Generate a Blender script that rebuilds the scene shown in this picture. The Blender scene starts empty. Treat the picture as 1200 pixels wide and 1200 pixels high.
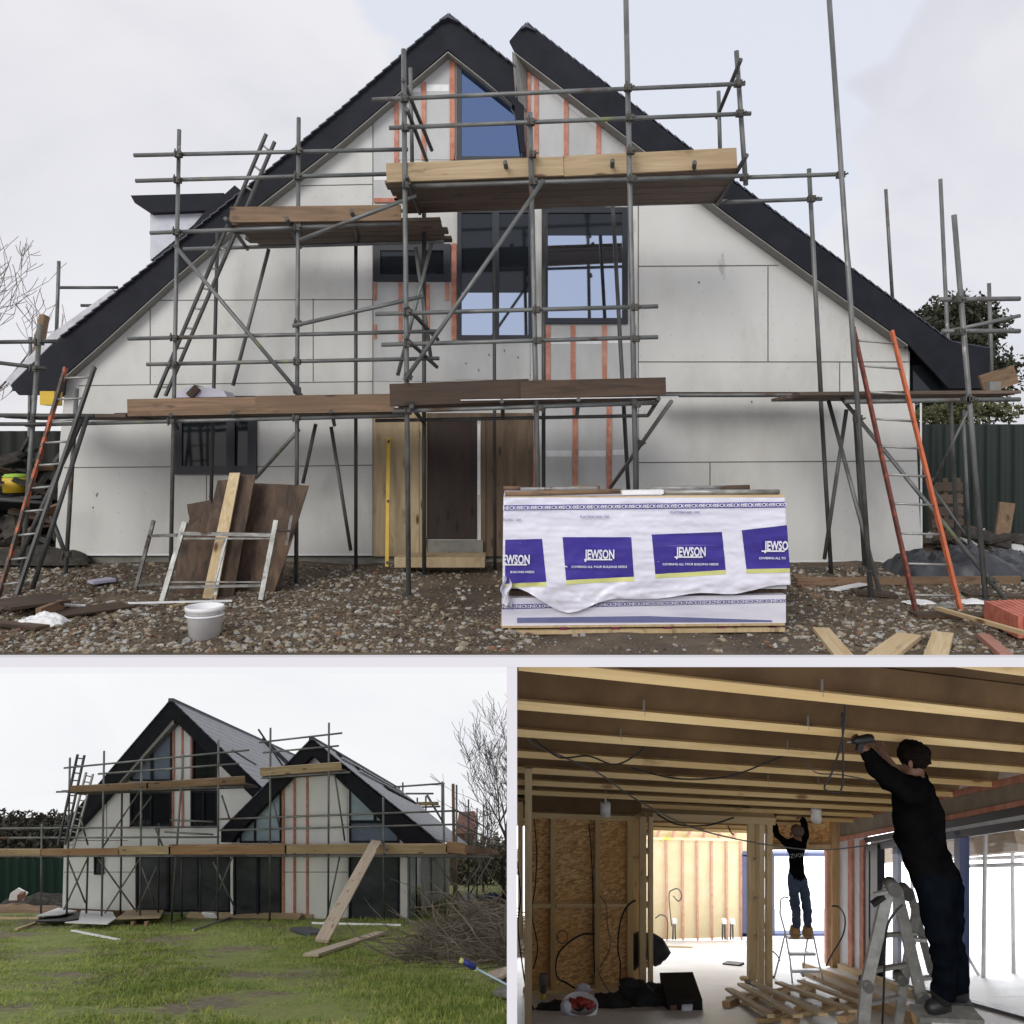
import bpy, bmesh, math, random
import numpy as np
from mathutils import Vector as V, Matrix, noise as mn
random.seed(7)
R = math.radians
S = bpy.context.scene
COL = S.collection
FOC, CX, HY, EZ = 915.0, 600.0, 530.0, 1.6     # lens and eye height, in photograph pixels / metres

def W(px, py, Y):
    """point at distance Y that is seen at photograph pixel (px, py)"""
    return V(((px-CX)/FOC*Y, Y, EZ-(py-HY)/FOC*Y))

# ------------------------------------------------------------ materials
def newmat(name):
    m = bpy.data.materials.new(name); m.use_nodes = True
    nt = m.node_tree; b = nt.nodes['Principled BSDF']
    return m, nt, b
def ramp(nt, fac, stops):
    r = nt.nodes.new('ShaderNodeValToRGB'); e = r.color_ramp.elements
    e[0].position, e[0].color = stops[0][0], (*stops[0][1], 1)
    e[1].position, e[1].color = stops[-1][0], (*stops[-1][1], 1)
    for p, c in stops[1:-1]:
        x = e.new(p); x.color = (*c, 1)
    nt.links.new(fac, r.inputs[0]); return r.outputs[0]
def coords(nt, kind, scale):
    if kind == 'lc':
        a = nt.nodes.new('ShaderNodeAttribute'); a.attribute_name = 'lc'; o = a.outputs['Vector']
    else:
        a = nt.nodes.new('ShaderNodeNewGeometry'); o = a.outputs['Position']
    mp = nt.nodes.new('ShaderNodeMapping'); mp.inputs['Scale'].default_value = scale if hasattr(scale, '__len__') else (scale,)*3
    nt.links.new(o, mp.inputs[0]); return mp.outputs[0]
def noisef(nt, vec, scale=1, detail=4, rough=.55, dist=0):
    n = nt.nodes.new('ShaderNodeTexNoise'); n.inputs['Scale'].default_value = scale
    n.inputs['Detail'].default_value = detail; n.inputs['Roughness'].default_value = rough
    n.inputs['Distortion'].default_value = dist
    nt.links.new(vec, n.inputs['Vector']); return n.outputs['Fac']
def mixc(nt, fac, a, b, mode='MIX'):
    m = nt.nodes.new('ShaderNodeMix'); m.data_type = 'RGBA'; m.blend_type = mode
    for s, v in ((0, fac), (6, a), (7, b)):
        if hasattr(v, 'is_linked'): nt.links.new(v, m.inputs[s])
        elif s == 0: m.inputs[0].default_value = v
        else: m.inputs[s].default_value = (*v, 1)
    return m.outputs[2]
def bump(nt, b, h, strength, dist):
    n = nt.nodes.new('ShaderNodeBump'); n.inputs['Strength'].default_value = strength; n.inputs['Distance'].default_value = dist
    nt.links.new(h, n.inputs['Height']); nt.links.new(n.outputs[0], b.inputs['Normal'])
def mat(name, stops, scale=3, rough=.7, metal=0, bmp=0, bdist=.01, kind='pos', detail=5, dist=0, nrough=.6, stains=None, spec=None):
    m, nt, b = newmat(name)
    v = coords(nt, kind, scale)
    f = noisef(nt, v, 1, detail, nrough, dist)
    c = ramp(nt, f, stops)
    if stains:                       # (colour, scale, threshold lo, hi)
        for sc, ss, lo, hi in stains:
            g = noisef(nt, coords(nt, kind if kind == 'lc' else 'pos', ss), 1, 5, .65)
            k = ramp(nt, g, [(lo, (0, 0, 0)), (hi, (1, 1, 1))])
            c = mixc(nt, k, c, sc)
    nt.links.new(c, b.inputs['Base Color'])
    b.inputs['Roughness'].default_value = rough; b.inputs['Metallic'].default_value = metal
    if spec is not None: b.inputs['Specular IOR Level'].default_value = spec
    if bmp: bump(nt, b, f, bmp, bdist)
    return m
def wood(name, dark, light, knots=None, rough=.75, g=14.0):
    """sawn timber; grain runs along the local x of each board"""
    m, nt, b = newmat(name)
    f = noisef(nt, coords(nt, 'lc', (.9, g, g)), 1, 6, .62, 1.2)
    c = ramp(nt, f, [(.30, dark), (.5, tuple((p+q)/2 for p, q in zip(dark, light))), (.68, light)])
    f2 = noisef(nt, coords(nt, 'lc', (.5, 1.6, 1.6)), 1, 3, .5)
    c = mixc(nt, ramp(nt, f2, [(.35, (0, 0, 0)), (.65, (.7,)*3)]), c, dark)
    f3 = noisef(nt, coords(nt, 'lc', (2.2, 7, 7)), 1, 5, .6)
    c = mixc(nt, ramp(nt, f3, [(.6, (0, 0, 0)), (.72, (.8,)*3)]), c, tuple(x*.45 for x in dark))
    vo = nt.nodes.new('ShaderNodeTexVoronoi'); vo.inputs['Scale'].default_value = 1
    nt.links.new(coords(nt, 'lc', (1.6, 5, 5)), vo.inputs['Vector'])
    k = ramp(nt, vo.outputs['Distance'], [(.08, (1, 1, 1)), (.17, (0, 0, 0))])
    c = mixc(nt, k, c, knots or tuple(x*.3 for x in dark))
    nt.links.new(c, b.inputs['Base Color']); b.inputs['Roughness'].default_value = rough
    bump(nt, b, f, .35, .004)
    return m
def plain(name, c, rough=.5, metal=0, spec=None):
    v = tuple(x*.82 for x in c)
    return mat(name, [(.3, v), (.7, c)], 6, rough, metal, spec=spec)
def emit(name, c, s):
    m, nt, b = newmat(name)
    b.inputs['Base Color'].default_value = (0, 0, 0, 1); b.inputs['Emission Color'].default_value = (*c, 1)
    b.inputs['Emission Strength'].default_value = s; return m

M = {}
M['board'] = mat('cement board', [(.3, (.52, .51, .47)), (.5, (.63, .622, .585)), (.8, (.70, .694, .665))], (.9, .9, .5), .85, bmp=.08,
                 stains=[((.36, .335, .27), (.8, .8, .35), .62, .95), ((.26, .23, .17), (2.5, 2.5, 1.0), .70, .84), ((.10, .09, .07), (7, 7, 4), .76, .80)])
M['board2'] = mat('grey sheathing board', [(.3, (.42, .42, .41)), (.7, (.60, .60, .59))], (1.2, 1.2, .6), .8, stains=[((.2, .19, .17), 5, .72, .8)])
M['joint'] = plain('joint', (.16, .15, .13), .9)
M['joint_light'] = plain('joint_light', (.80, .80, .80), .6)
M['char'] = mat('charcoal fascia', [(.3, (.010, .011, .015)), (.7, (.019, .020, .027))], 3, .7, spec=.2)
M['frame'] = plain('anthracite frame', (.014, .016, .024), .4)
M['soffit'] = plain('soffit board', (.24, .235, .215), .8)
M['batten'] = mat('red treated batten', [(.3, (.40, .135, .085)), (.5, (.50, .21, .14)), (.7, (.60, .30, .21))], 8, .8)
M['tape'] = plain('white tape', (.80, .80, .80), .5)
def glassmat(name, c, rough=.03, wob=.0):
    m, nt, b = newmat(name)
    b.inputs['Base Color'].default_value = (*c, 1); b.inputs['Metallic'].default_value = 1; b.inputs['Roughness'].default_value = rough
    bump(nt, b, noisef(nt, coords(nt, 'pos', 1.3), 1, 1), .05, .004)
    return m
M['glass_blue'] = glassmat('blue coated glass', (.15, .205, .34))
M['glass'] = glassmat('reflecting glass', (.50, .55, .66))

m, nt, b = newmat('dark glass'); b.inputs['Base Color'].default_value = (.012, .015, .018, 1); b.inputs['Roughness'].default_value = .06; M['glass_dark'] = m
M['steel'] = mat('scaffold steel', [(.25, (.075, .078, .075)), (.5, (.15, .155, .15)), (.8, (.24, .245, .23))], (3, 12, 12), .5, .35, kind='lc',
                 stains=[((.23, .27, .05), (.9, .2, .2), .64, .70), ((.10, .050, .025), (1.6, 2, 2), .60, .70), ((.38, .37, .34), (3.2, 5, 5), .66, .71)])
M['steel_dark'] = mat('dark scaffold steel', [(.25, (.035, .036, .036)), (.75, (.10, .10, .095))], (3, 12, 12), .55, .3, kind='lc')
M['galv'] = mat('galvanised frame', [(.3, (.13, .13, .12)), (.6, (.36, .355, .33)), (.8, (.5, .5, .48))], (6, 14, 14), .5, .5, kind='lc',
                stains=[((.07, .035, .02), (3, 2, 2), .6, .68)])
M['coupler'] = mat('coupler', [(.3, (.03, .03, .03)), (.7, (.12, .11, .09))], 30, .6, .3)
M['toe_new'] = wood('new pine toe board', (.30, .21, .115), (.50, .385, .235), (.12, .06, .03))
M['toe_mid'] = wood('weathered toe board', (.13, .08, .045), (.30, .19, .11), (.05, .03, .02))
M['toe_dark'] = wood('dark wet toe board', (.035, .020, .012), (.11, .065, .037), (.02, .012, .01))
M['deckwood'] = wood('scaffold boards', (.07, .05, .035), (.20, .14, .10))
M['ply_dark'] = wood('wet plywood', (.025, .014, .009), (.17, .10, .055), (.02, .01, .01), g=7)
M['ply_warm'] = wood('plywood hoarding', (.34, .25, .14), (.54, .43, .27), (.10, .05, .02), g=6)
M['ply_mid'] = wood('brown plywood hoarding', (.10, .065, .04), (.21, .145, .09), (.05, .03, .02), g=6)
M['pine'] = wood('pale pine', (.46, .33, .17), (.66, .53, .33), (.16, .08, .03))
M['door'] = wood('brown door blank', (.022, .013, .010), (.045, .025, .018), g=5)
M['orange'] = mat('orange ladder paint', [(.3, (.42, .095, .035)), (.7, (.58, .15, .06))], 10, .5, stains=[((.08, .05, .04), 9, .66, .72)])
M['orange_worn'] = mat('worn orange ladder paint', [(.3, (.35, .08, .03)), (.7, (.55, .13, .05))], 12, .6, kind='lc', stains=[((.05, .04, .03), (5, 8, 8), .46, .52), ((.35, .36, .08), (3, 4, 4), .62, .66)])
M['rust'] = mat('rusty red stile', [(.3, (.06, .022, .016)), (.5, (.13, .035, .022)), (.75, (.32, .075, .04))], 14, .7)
M['alu'] = mat('aluminium', [(.3, (.25, .25, .23)), (.7, (.42, .42, .40))], 12, .5, .5)
M['black'] = plain('black plastic', (.012, .012, .013), .5)
M['white_plastic'] = mat('white plastic', [(.3, (.74, .73, .73)), (.7, (.86, .86, .86))], 6, .5, stains=[((.35, .30, .22), 5, .62, .85)])
M['yellow'] = plain('yellow paint', (.72, .47, .03), .5)
M['concrete'] = mat('concrete', [(.3, (.13, .12, .10)), (.7, (.25, .235, .205))], 4, .9, bmp=.3)

# ------------------------------------------------------------ mesh builder
class MB:
    def __init__(s): s.v = []; s.f = []; s.c = []; s.sm = []; s.mi = []
    def add(s, vs, fs, lc=None, smooth=False, mi=0):
        o = len(s.v); off = V((random.uniform(0, 50), random.uniform(0, 50), random.uniform(0, 50)))
        s.v += [V(p) for p in vs]
        s.c += [(V(p)+off) for p in (lc if lc else vs)]
        for f in fs: s.f.append([i+o for i in f]); s.sm.append(smooth); s.mi.append(mi)
        return s
    def beam(s, a, b, w, h, up=V((0, 0, 1)), mi=0):
        """bar from a to b, h along up, w across"""
        a, b = V(a), V(b); d = b-a; L = d.length; d.normalize()
        x = d.cross(V(up))
        if x.length < 1e-4: x = d.cross(V((1, 0, 0)))
        x.normalize(); u = x.cross(d)
        vs = []; lc = []
        for t, e in ((0, a), (L, b)):
            for sx, su in ((-1, -1), (1, -1), (1, 1), (-1, 1)):
                vs.append(e+x*(sx*w/2)+u*(su*h/2)); lc.append(V((t, sx*w/2, su*h/2)))
        return s.add(vs, [(3, 2, 1, 0), (4, 5, 6, 7), (0, 1, 5, 4), (1, 2, 6, 5), (2, 3, 7, 6), (3, 0, 4, 7)], lc, mi=mi)
    def box(s, x0, y0, z0, x1, y1, z1, mi=0):
        vs = [(x, y, z) for z in (z0, z1) for x, y in ((x0, y0), (x1, y0), (x1, y1), (x0, y1))]
        return s.add(vs, [(3, 2, 1, 0), (4, 5, 6, 7), (0, 1, 5, 4), (1, 2, 6, 5), (2, 3, 7, 6), (3, 0, 4, 7)], mi=mi)
    def tube(s, a, b, r, n=10, r2=None, cap=True, mi=0):
        return s.path([a, b], [r, r if r2 is None else r2], n, cap, mi)
    def path(s, pts, rr, n=8, cap=True, mi=0):
        pts = [V(p) for p in pts]
        if not hasattr(rr, '__len__'): rr = [rr]*len(pts)
        vs = []; lc = []; t = 0; ref = None
        for i, p in enumerate(pts):
            d = (pts[min(i+1, len(pts)-1)]-pts[max(i-1, 0)])
            if d.length < 1e-9: d = V((0, 0, 1))
            d.normalize()
            if ref is None:
                ref = d.cross(V((0, 0, 1)))
                if ref.length < .05: ref = d.cross(V((1, 0, 0)))
            x = (ref-d*ref.dot(d)); x.normalize(); ref = x; y = d.cross(x)
            if i: t += (p-pts[i-1]).length
            for k in range(n):
                a = 2*math.pi*k/n
                vs.append(p+(x*math.cos(a)+y*math.sin(a))*rr[i]); lc.append(V((t, math.cos(a)*rr[i], math.sin(a)*rr[i])))
        fs = [(i*n+k, i*n+(k+1) % n, (i+1)*n+(k+1) % n, (i+1)*n+k) for i in range(len(pts)-1) for k in range(n)]
        o = len(s.v); s.add(vs, fs, lc, smooth=n > 4, mi=mi)
        if cap:
            e = (len(pts)-1)*n
            s.f.append([o+k for k in range(n)][::-1]); s.sm.append(False); s.mi.append(mi)
            s.f.append([o+e+k for k in range(n)]); s.sm.append(False); s.mi.append(mi)
        return s
    def prism(s, pts, ext, mi=0):
        """polygon of 3D points extruded by the vector ext"""
        pts = [V(p) for p in pts]; n = len(pts); ext = V(ext)
        fs = [list(range(n))[::-1], [n+i for i in range(n)]]+[(i, (i+1) % n, n+(i+1) % n, n+i) for i in range(n)]
        return s.add(pts+[p+ext for p in pts], fs, [V((q.z, q.x, q.y)) for q in pts+[p+ext for p in pts]], mi=mi)
    def sheet(s, grid, thick=None):
        """grid[i][j] of points as a surface"""
        n, m_ = len(grid), len(grid[0])
        return s.add([p for r in grid for p in r], [(i*m_+j, i*m_+j+1, (i+1)*m_+j+1, (i+1)*m_+j) for i in range(n-1) for j in range(m_-1)], smooth=True)
    def lathe(s, c, prof, n=24, mi=0, ax=V((0, 0, 1))):
        c = V(c)
        vs = [c+V((r*math.cos(2*math.pi*k/n), r*math.sin(2*math.pi*k/n), z)) for r, z in prof for k in range(n)]
        return s.add(vs, [(i*n+k, i*n+(k+1) % n, (i+1)*n+(k+1) % n, (i+1)*n+k) for i in range(len(prof)-1) for k in range(n)], smooth=True, mi=mi)
    def build(s, name, m, parent=None, clip=None):
        org = V((0, 0, 0))
        if parent is not None:
            p = parent
            while p is not None: org = org+p.location; p = p.parent
            pts = s.v; loc = V((0, 0, 0))
        else:
            xs = [p.x for p in s.v]; ys = [p.y for p in s.v]; zs = [p.z for p in s.v]
            org = V(((min(xs)+max(xs))/2, (min(ys)+max(ys))/2, min(zs))); loc = org.copy()
        me = bpy.data.meshes.new(name)
        me.from_pydata([tuple(p-org) for p in s.v], [], s.f)
        at = me.attributes.new('lc', 'FLOAT_VECTOR', 'POINT')
        at.data.foreach_set('vector', np.array([tuple(c) for c in s.c], dtype=np.float32).ravel())
        me.polygons.foreach_set('use_smooth', s.sm)
        for x in (m if isinstance(m, (list, tuple)) else [m]): me.materials.append(M[x] if isinstance(x, str) else x)
        me.polygons.foreach_set('material_index', s.mi)
        bm = bmesh.new(); bm.from_mesh(me)
        if clip:
            for co, no in clip:
                bmesh.ops.bisect_plane(bm, geom=bm.verts[:]+bm.edges[:]+bm.faces[:], plane_co=V(co)-org, plane_no=V(no), clear_outer=True)
                if len(bm.verts) < 3000: bmesh.ops.holes_fill(bm, edges=[e for e in bm.edges if e.is_boundary], sides=0)
        bmesh.ops.recalc_face_normals(bm, faces=bm.faces[:])
        bm.to_mesh(me); bm.free()
        o = bpy.data.objects.new(name, me); COL.objects.link(o); o.location = loc
        if parent is not None: o.parent = parent
        return o
def tag(o, label=None, cat=None, group=None, kind=None):
    if label: o['label'] = label
    if cat: o['category'] = cat
    if group: o['group'] = group
    if kind: o['kind'] = kind
    return o
def thing(name, loc, label, cat, group=None):
    o = bpy.data.objects.new(name, None); COL.objects.link(o); o.location = V(loc); o.empty_display_size = .2
    return tag(o, label, cat, group)
def struct(mb, name, m, **k): return tag(mb.build(name, m, **k), kind='structure')
def poly(pts, Y, ext=.03):
    """flat panel facing the viewer: pixel outline at distance Y, ext metres thick going back"""
    return MB().prism([W(x, y, Y) for x, y in pts], (0, ext, 0))
def rect(x0, y0, x1, y1): return [(x0, y0), (x1, y0), (x1, y1), (x0, y1)]
def fbm(x, y, z=0, o=4): return mn.fractal(V((x, y, z)), 1.0, 2.0, o)
def text(word, at, size, m, parent, name='lettering', rot=(R(90), 0, 0), align='CENTER', bold=0.0, ext=.0015, squash=1):
    cu = bpy.data.curves.new(name, 'FONT'); cu.body = word; cu.size = size; cu.align_x = align; cu.align_y = 'CENTER'
    cu.extrude = ext; cu.offset = bold; cu.resolution_u = 2
    o = bpy.data.objects.new(name, cu); COL.objects.link(o)
    bpy.context.view_layer.update()
    me = bpy.data.meshes.new_from_object(o.evaluated_get(bpy.context.evaluated_depsgraph_get()))
    bpy.data.objects.remove(o); bpy.data.curves.remove(cu)
    me.materials.clear(); me.materials.append(M[m])
    for v in me.vertices: v.co.x *= squash
    o = bpy.data.objects.new(name, me); COL.objects.link(o); o.parent = parent
    org = V((0, 0, 0)); p = parent
    while p is not None: org = org+p.location; p = p.parent
    o.location = V(at)-org; o.rotation_euler = rot
    return o
def window(root, panes, Y, glass, bw=5, name='window', dp=.10, fm='frame', pad=None):
    """frame bars (bw pixels wide) round every pane outline; glass set back inside"""
    f = MB(); w = bw/FOC*Y
    for k, pn in enumerate(panes):
        P = [W(x, y, Y) for x, y in pn]; n = len(P); c = sum(P, V((0, 0, 0)))/n
        out = []
        for i in range(n):                      # offset the outline outwards
            a, b, d = P[i-1], P[i], P[(i+1) % n]
            e1 = (b-a).normalized(); e2 = (d-b).normalized()
            n1 = V((e1.z, 0, -e1.x)); n2 = V((e2.z, 0, -e2.x))
            if n1.dot(b-c) < 0: n1 = -n1
            if n2.dot(b-c) < 0: n2 = -n2
            m_ = (n1+n2).normalized(); out.append(b+m_*(w/max(.35, m_.dot(n1))))
        for i in range(n):
            j = (i+1) % n
            f.prism([P[i]+V((0, k*.0007-dp*.35, 0)), P[j]+V((0, k*.0007-dp*.35, 0)), out[j]+V((0, k*.0007-dp*.35, 0)), out[i]+V((0, k*.0007-dp*.35, 0))], (0, dp, 0))
    fo = f.build(name, fm, root)
    for k, pn in enumerate(panes):
        g = glass[k] if isinstance(glass, (list, tuple)) else glass
        MB().prism([W(x, y, Y) for x, y in pn], (0, .012, 0)).build('pane', g, fo)
    return fo
def copy_tree(o, parent=None):
    c = o.copy(); COL.objects.link(c); c.parent = parent
    for ch in o.children: copy_tree(ch, c)
    return c
# ============================================================ sky, light, camera
w = bpy.data.worlds.new("World"); S.world = w; w.use_nodes = True
nt = w.node_tree; bg = nt.nodes['Background']
SUN_EL, SUN_AZ = 27, -155        # degrees; azimuth measured clockwise from +Y (behind the viewer)
sky = nt.nodes.new('ShaderNodeTexSky'); sky.sky_type = 'NISHITA'; sky.sun_disc = False
sky.sun_elevation = R(SUN_EL); sky.sun_rotation = R(SUN_AZ)
sc_ = nt.nodes.new('ShaderNodeVectorMath'); sc_.operation = 'SCALE'; sc_.inputs['Scale'].default_value = .9
nt.links.new(sky.outputs[0], sc_.inputs[0])
tc = nt.nodes.new('ShaderNodeTexCoord')
mp = nt.nodes.new('ShaderNodeMapping'); mp.inputs['Scale'].default_value = (1, 1, 1.5); mp.inputs['Location'].default_value = (.31, 2.2, .4)
nt.links.new(tc.outputs['Generated'], mp.inputs[0])
cf = noisef(nt, mp.outputs[0], 1.9, 6, .55, .4)
cloud = ramp(nt, cf, [(.34, (7.0, 7.0, 7.6)), (.44, (7.9, 7.85, 8.25)), (.54, (8.45, 8.4, 8.7)), (.7, (8.8, 8.75, 8.95))])
cf2 = noisef(nt, mp.outputs[0], 3.1, 5, .55, .3)
def patch(d, lo, hi):
    dt = nt.nodes.new('ShaderNodeVectorMath'); dt.operation = 'DOT_PRODUCT'
    nm_ = nt.nodes.new('ShaderNodeVectorMath'); nm_.operation = 'NORMALIZE'; nt.links.new(tc.outputs['Generated'], nm_.inputs[0])
    nt.links.new(nm_.outputs[0], dt.inputs[0]); dt.inputs[1].default_value = V(d).normalized()
    ad = nt.nodes.new('ShaderNodeMath'); ad.operation = 'MULTIPLY_ADD'; nt.links.new(cf2, ad.inputs[0]); ad.inputs[1].default_value = .09
    nt.links.new(dt.outputs['Value'], ad.inputs[2])
    return ramp(nt, ad.outputs[0], [(lo, (0, 0, 0)), (hi, (1, 1, 1))])
p1 = patch((.14, 1, .56), .995, 1.06); p2 = patch((.1, -1, .35), .80, 1.0)
col = mixc(nt, p1, cloud, (7.5, 7.8, 8.7))
col = mixc(nt, p2, col, (7.0, 7.5, 8.8))
col = mixc(nt, .92, sc_.outputs[0], col)
nt.links.new(col, bg.inputs[0]); bg.inputs[1].default_value = .106
sl = bpy.data.lights.new('sun', 'SUN'); sl.energy = 1.55; sl.angle = R(28); sl.color = (1, .97, .92)
so = bpy.data.objects.new('sun', sl); COL.objects.link(so)
az = R(SUN_AZ); sd = V((math.sin(az)*math.cos(R(SUN_EL)), math.cos(az)*math.cos(R(SUN_EL)), math.sin(R(SUN_EL))))
so.rotation_euler = sd.to_track_quat('Z', 'Y').to_euler(); so.location = sd*30
cam = bpy.data.cameras.new('camera'); co = bpy.data.objects.new('camera', cam); COL.objects.link(co); S.camera = co
cam.sensor_width = 36; cam.lens = FOC/1200*36; cam.shift_y = (HY-600)/1200
co.location = (0, 0, EZ); co.rotation_euler = (R(90), 0, 0); cam.clip_end = 600; cam.clip_start = .05
S.view_settings.view_transform = 'Standard'; S.view_settings.look = 'None'; S.view_settings.exposure = 0; S.view_settings.gamma = 1

# ============================================================ FRONT YARD (upper level)
YF = 11.7
def gz(x, y):
    b = -.06-.05*min(1, max(0, (11.6-y)/2))
    e_ = min(1, max(0, (y-6.6)/.5)); b += e_*(.045*fbm(x*.7, y*.7, 3)+.02*fbm(x*2.5, y*2.5, 9))+(1-e_)*.012
    b += e_*-.035*math.exp(-((y-9.0-.25*math.sin(x*.8))/.16)**2)-e_*.03*math.exp(-((y-9.9-.2*math.sin(x*.7+1))/.15)**2)
    return b
def gp(px, py, lift=0):
    """ground point seen at pixel"""
    Y = 1.7*FOC/max(20, py-HY)
    for _ in range(6):
        p = W(px, py, Y); Y = (EZ-gz(p.x, Y)-lift)*FOC/max(20, py-HY)
    return W(px, py, Y)
xs = np.concatenate([np.linspace(-60, -10, 20)[:-1], np.linspace(-10, 10, 170), np.linspace(10, 60, 20)[1:]])
ys = np.concatenate([np.linspace(6.44, 14, 92), np.linspace(14, 120, 30)[1:]])
m, nt, b = newmat('rubble soil')
v = coords(nt, 'pos', 1)
f1 = noisef(nt, v, 1.2, 5, .6); f2 = noisef(nt, v, 38, 4, .7)
c1 = ramp(nt, f1, [(.35, (.045, .030, .019)), (.52, (.10, .070, .043)), (.66, (.19, .14, .088))])
c = mixc(nt, ramp(nt, f2, [(.45, (0, 0, 0)), (.62, (.8,)*3)]), c1, (.17, .14, .105))
nt.links.new(c, b.inputs['Base Color']); b.inputs['Roughness'].default_value = .95
bump(nt, b, f2, .9, .03); M['soil'] = m
g = MB(); g.sheet([[V((x, y, gz(x, y))) for x in xs] for y in ys])
struct(g, 'ground', 'soil')

# rubble: thousands of broken stones, nobody could count them
def stones(n, region, smin, smax, name, mats, label):
    ico = bmesh.new(); bmesh.ops.create_icosphere(ico, subdivisions=1, radius=1)
    bv = np.array([v.co[:] for v in ico.verts]); bf = np.array([[v.index for v in f.verts] for f in ico.faces]); ico.free()
    rng = np.random.default_rng(5); vs = []; fs = []; mi = []; k = 0
    while k < n:
        x, y = region(rng)
        if x is None: continue
        s = smin*(smax/smin)**(rng.random()**2.8)
        d = bv*(1+rng.uniform(-.42, .38, (len(bv), 1)))
        d = d*np.array([1, rng.uniform(.6, 1), rng.uniform(.35, .75)])*s
        a = rng.uniform(0, 6.28); ca, sa = math.cos(a), math.sin(a); t = rng.uniform(-.5, .5)
        d = d@np.array([[1, 0, 0], [0, math.cos(t), -math.sin(t)], [0, math.sin(t), math.cos(t)]])@np.array([[ca, -sa, 0], [sa, ca, 0], [0, 0, 1]])
        vs.append(d+np.array([x, y, gz(x, y)+s*.12])); fs.append(bf+k*len(bv))
        q = rng.random(); mi.append(np.full(len(bf), 0 if q < .50 else 1 if q < .72 else 2 if q < .97 else 3)); k += 1
    vs = np.concatenate(vs); fs = np.concatenate(fs); mi = np.concatenate(mi)
    me = bpy.data.meshes.new(name); me.from_pydata(vs.tolist(), [], fs.tolist()); me.polygons.foreach_set('material_index', mi.astype(np.int32))
    for q in mats: me.materials.append(M[q])
    o = bpy.data.objects.new(name, me); COL.objects.link(o); return tag(o, label, 'rubble', kind='stuff')
M['st_a'] = mat('stone brown', [(.3, (.065, .045, .028)), (.7, (.16, .12, .075))], 9, .9)
M['st_b'] = mat('stone buff', [(.3, (.18, .145, .10)), (.7, (.38, .32, .23))], 9, .9)
M['st_c'] = mat('stone grey', [(.3, (.20, .19, .17)), (.7, (.46, .44, .40))], 9, .85)
M['st_d'] = mat('brick shard', [(.3, (.14, .07, .045)), (.7, (.26, .14, .09))], 9, .9)
def reg(rng):
    y = 6.62+4.9*rng.random()**1.1; x = rng.uniform(-.76, .76)*y
    dn = fbm(x*.8, y*.9, 20)
    if -1.3 < x-0 < .2 and 8.2 < y < 12 and rng.random() < .55: return None, None
    if .2 < x < 2.6 and y < 8 and rng.random() < .9: return None, None
    if dn < -.04 and rng.random() < .55: return None, None
    if y > 11.2 and rng.random() < .6: return None, None
    return x, y
stones(39000, reg, .008, .047, 'rubble', ['st_a', 'st_b', 'st_c', 'st_d'], 'loose broken stone and brick rubble scattered over the muddy yard')

# ------------------------------------------------------------ the house
H = thing('house', (0, YF, 0), 'large gabled house with white cement boards and charcoal barge boards behind the scaffold', 'house')
wl = poly([(65, 651), (70, 520), (77, 445), (303, 247), (525, 62), (600, 122), (600, 651)], YF, 8).build('wall', 'board', H)
poly([(600.3, 659), (600.3, 66), (758, 184), (960, 335), (1066, 412), (1066, 458), (1072, 472), (1080, 659)], YF+.003, 8).build('wall', 'board', H)
# plinth
MB().prism([W(x, y, YF+.06) for x, y in [(62, 690), (62, 651.5), (600, 651.5), (600, 659.5), (1083, 659.5), (1083, 690)]], (0, 8, 0)).build('plinth', 'concrete', H)
# screw heads and pencil marks on the boards
random.seed(4); fx = MB()
for x0, x1, y0, y1 in [(80, 200, 555, 645), (245, 430, 560, 645), (180, 360, 358, 442), (752, 895, 318, 418), (905, 1020, 340, 418), (755, 980, 430, 536), (755, 1070, 548, 650), (370, 432, 230, 345)]:
    for y in np.linspace(y0, y1, 5):
        for x in (x0, x0+(x1-x0)*.25, x0+(x1-x0)*.5, x0+(x1-x0)*.75, x1):
            c_ = W(x+random.uniform(-1.5, 1.5), y+random.uniform(-1, 1), YF-.002); r_ = .006; fx.prism([c_+V((r_, 0, 0)), c_+V((0, 0, r_)), c_+V((-r_, 0, 0)), c_+V((0, 0, -r_))], (0, .003, 0))
for x, y in [(112, 580), (108, 594), (113, 578), (560, 433), (590, 410), (572, 415), (606, 418), (545, 425), (818, 330), (1003, 600), (880, 470), (280, 520), (330, 600)]:
    c_ = W(x, y, YF-.002 if not 500 < x < 625 else YF-.015); fx.prism([c_, c_+V((.02, 0, .01)), c_+V((.025, 0, -.035)), c_+V((.004, 0, -.02))], (0, .002, 0))
fx.build('fixings', 'joint', H)
# board joints (thin shadow gaps) and pale edge trims
j = MB()
def jl(x0, y0, x1, y1, wd=1.1, mb=None):
    (mb or j).beam(W(x0, y0, YF-.001), W(x1, y1, YF-.001), .004, wd/FOC*YF, V((0, 0, 1)) if abs(x1-x0) > abs(y1-y0) else V((1, 0, 0)))
for a in [(176, 352, 437, 351), (92, 452, 437, 447), (75, 548, 203, 547), (298, 547, 437, 545), (176, 355, 176, 450), (367, 350, 367, 447),
          (242, 557, 242, 650), (437, 140, 437, 650), (340, 218, 437, 216), (748, 312, 912, 311), (748, 424, 1066, 424), (748, 542, 1076, 540),
          (900, 312, 900, 424), (832, 542, 832, 590), (748, 190, 748, 640), (984, 424, 984, 460), (400, 178, 437, 178), (505, 447, 625, 440), (620, 397, 620, 445)]:
    jl(*a)
j.build('board_joint', 'joint', H)
for a in [(66, 650, 437, 650), (750, 658, 1080, 658), (1063, 400, 1063, 458), (1079, 470, 1080, 655)]:
    t = MB(); jl(*a, 2.2, t); t.build('edge_trim', 'joint_light', H)

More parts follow.
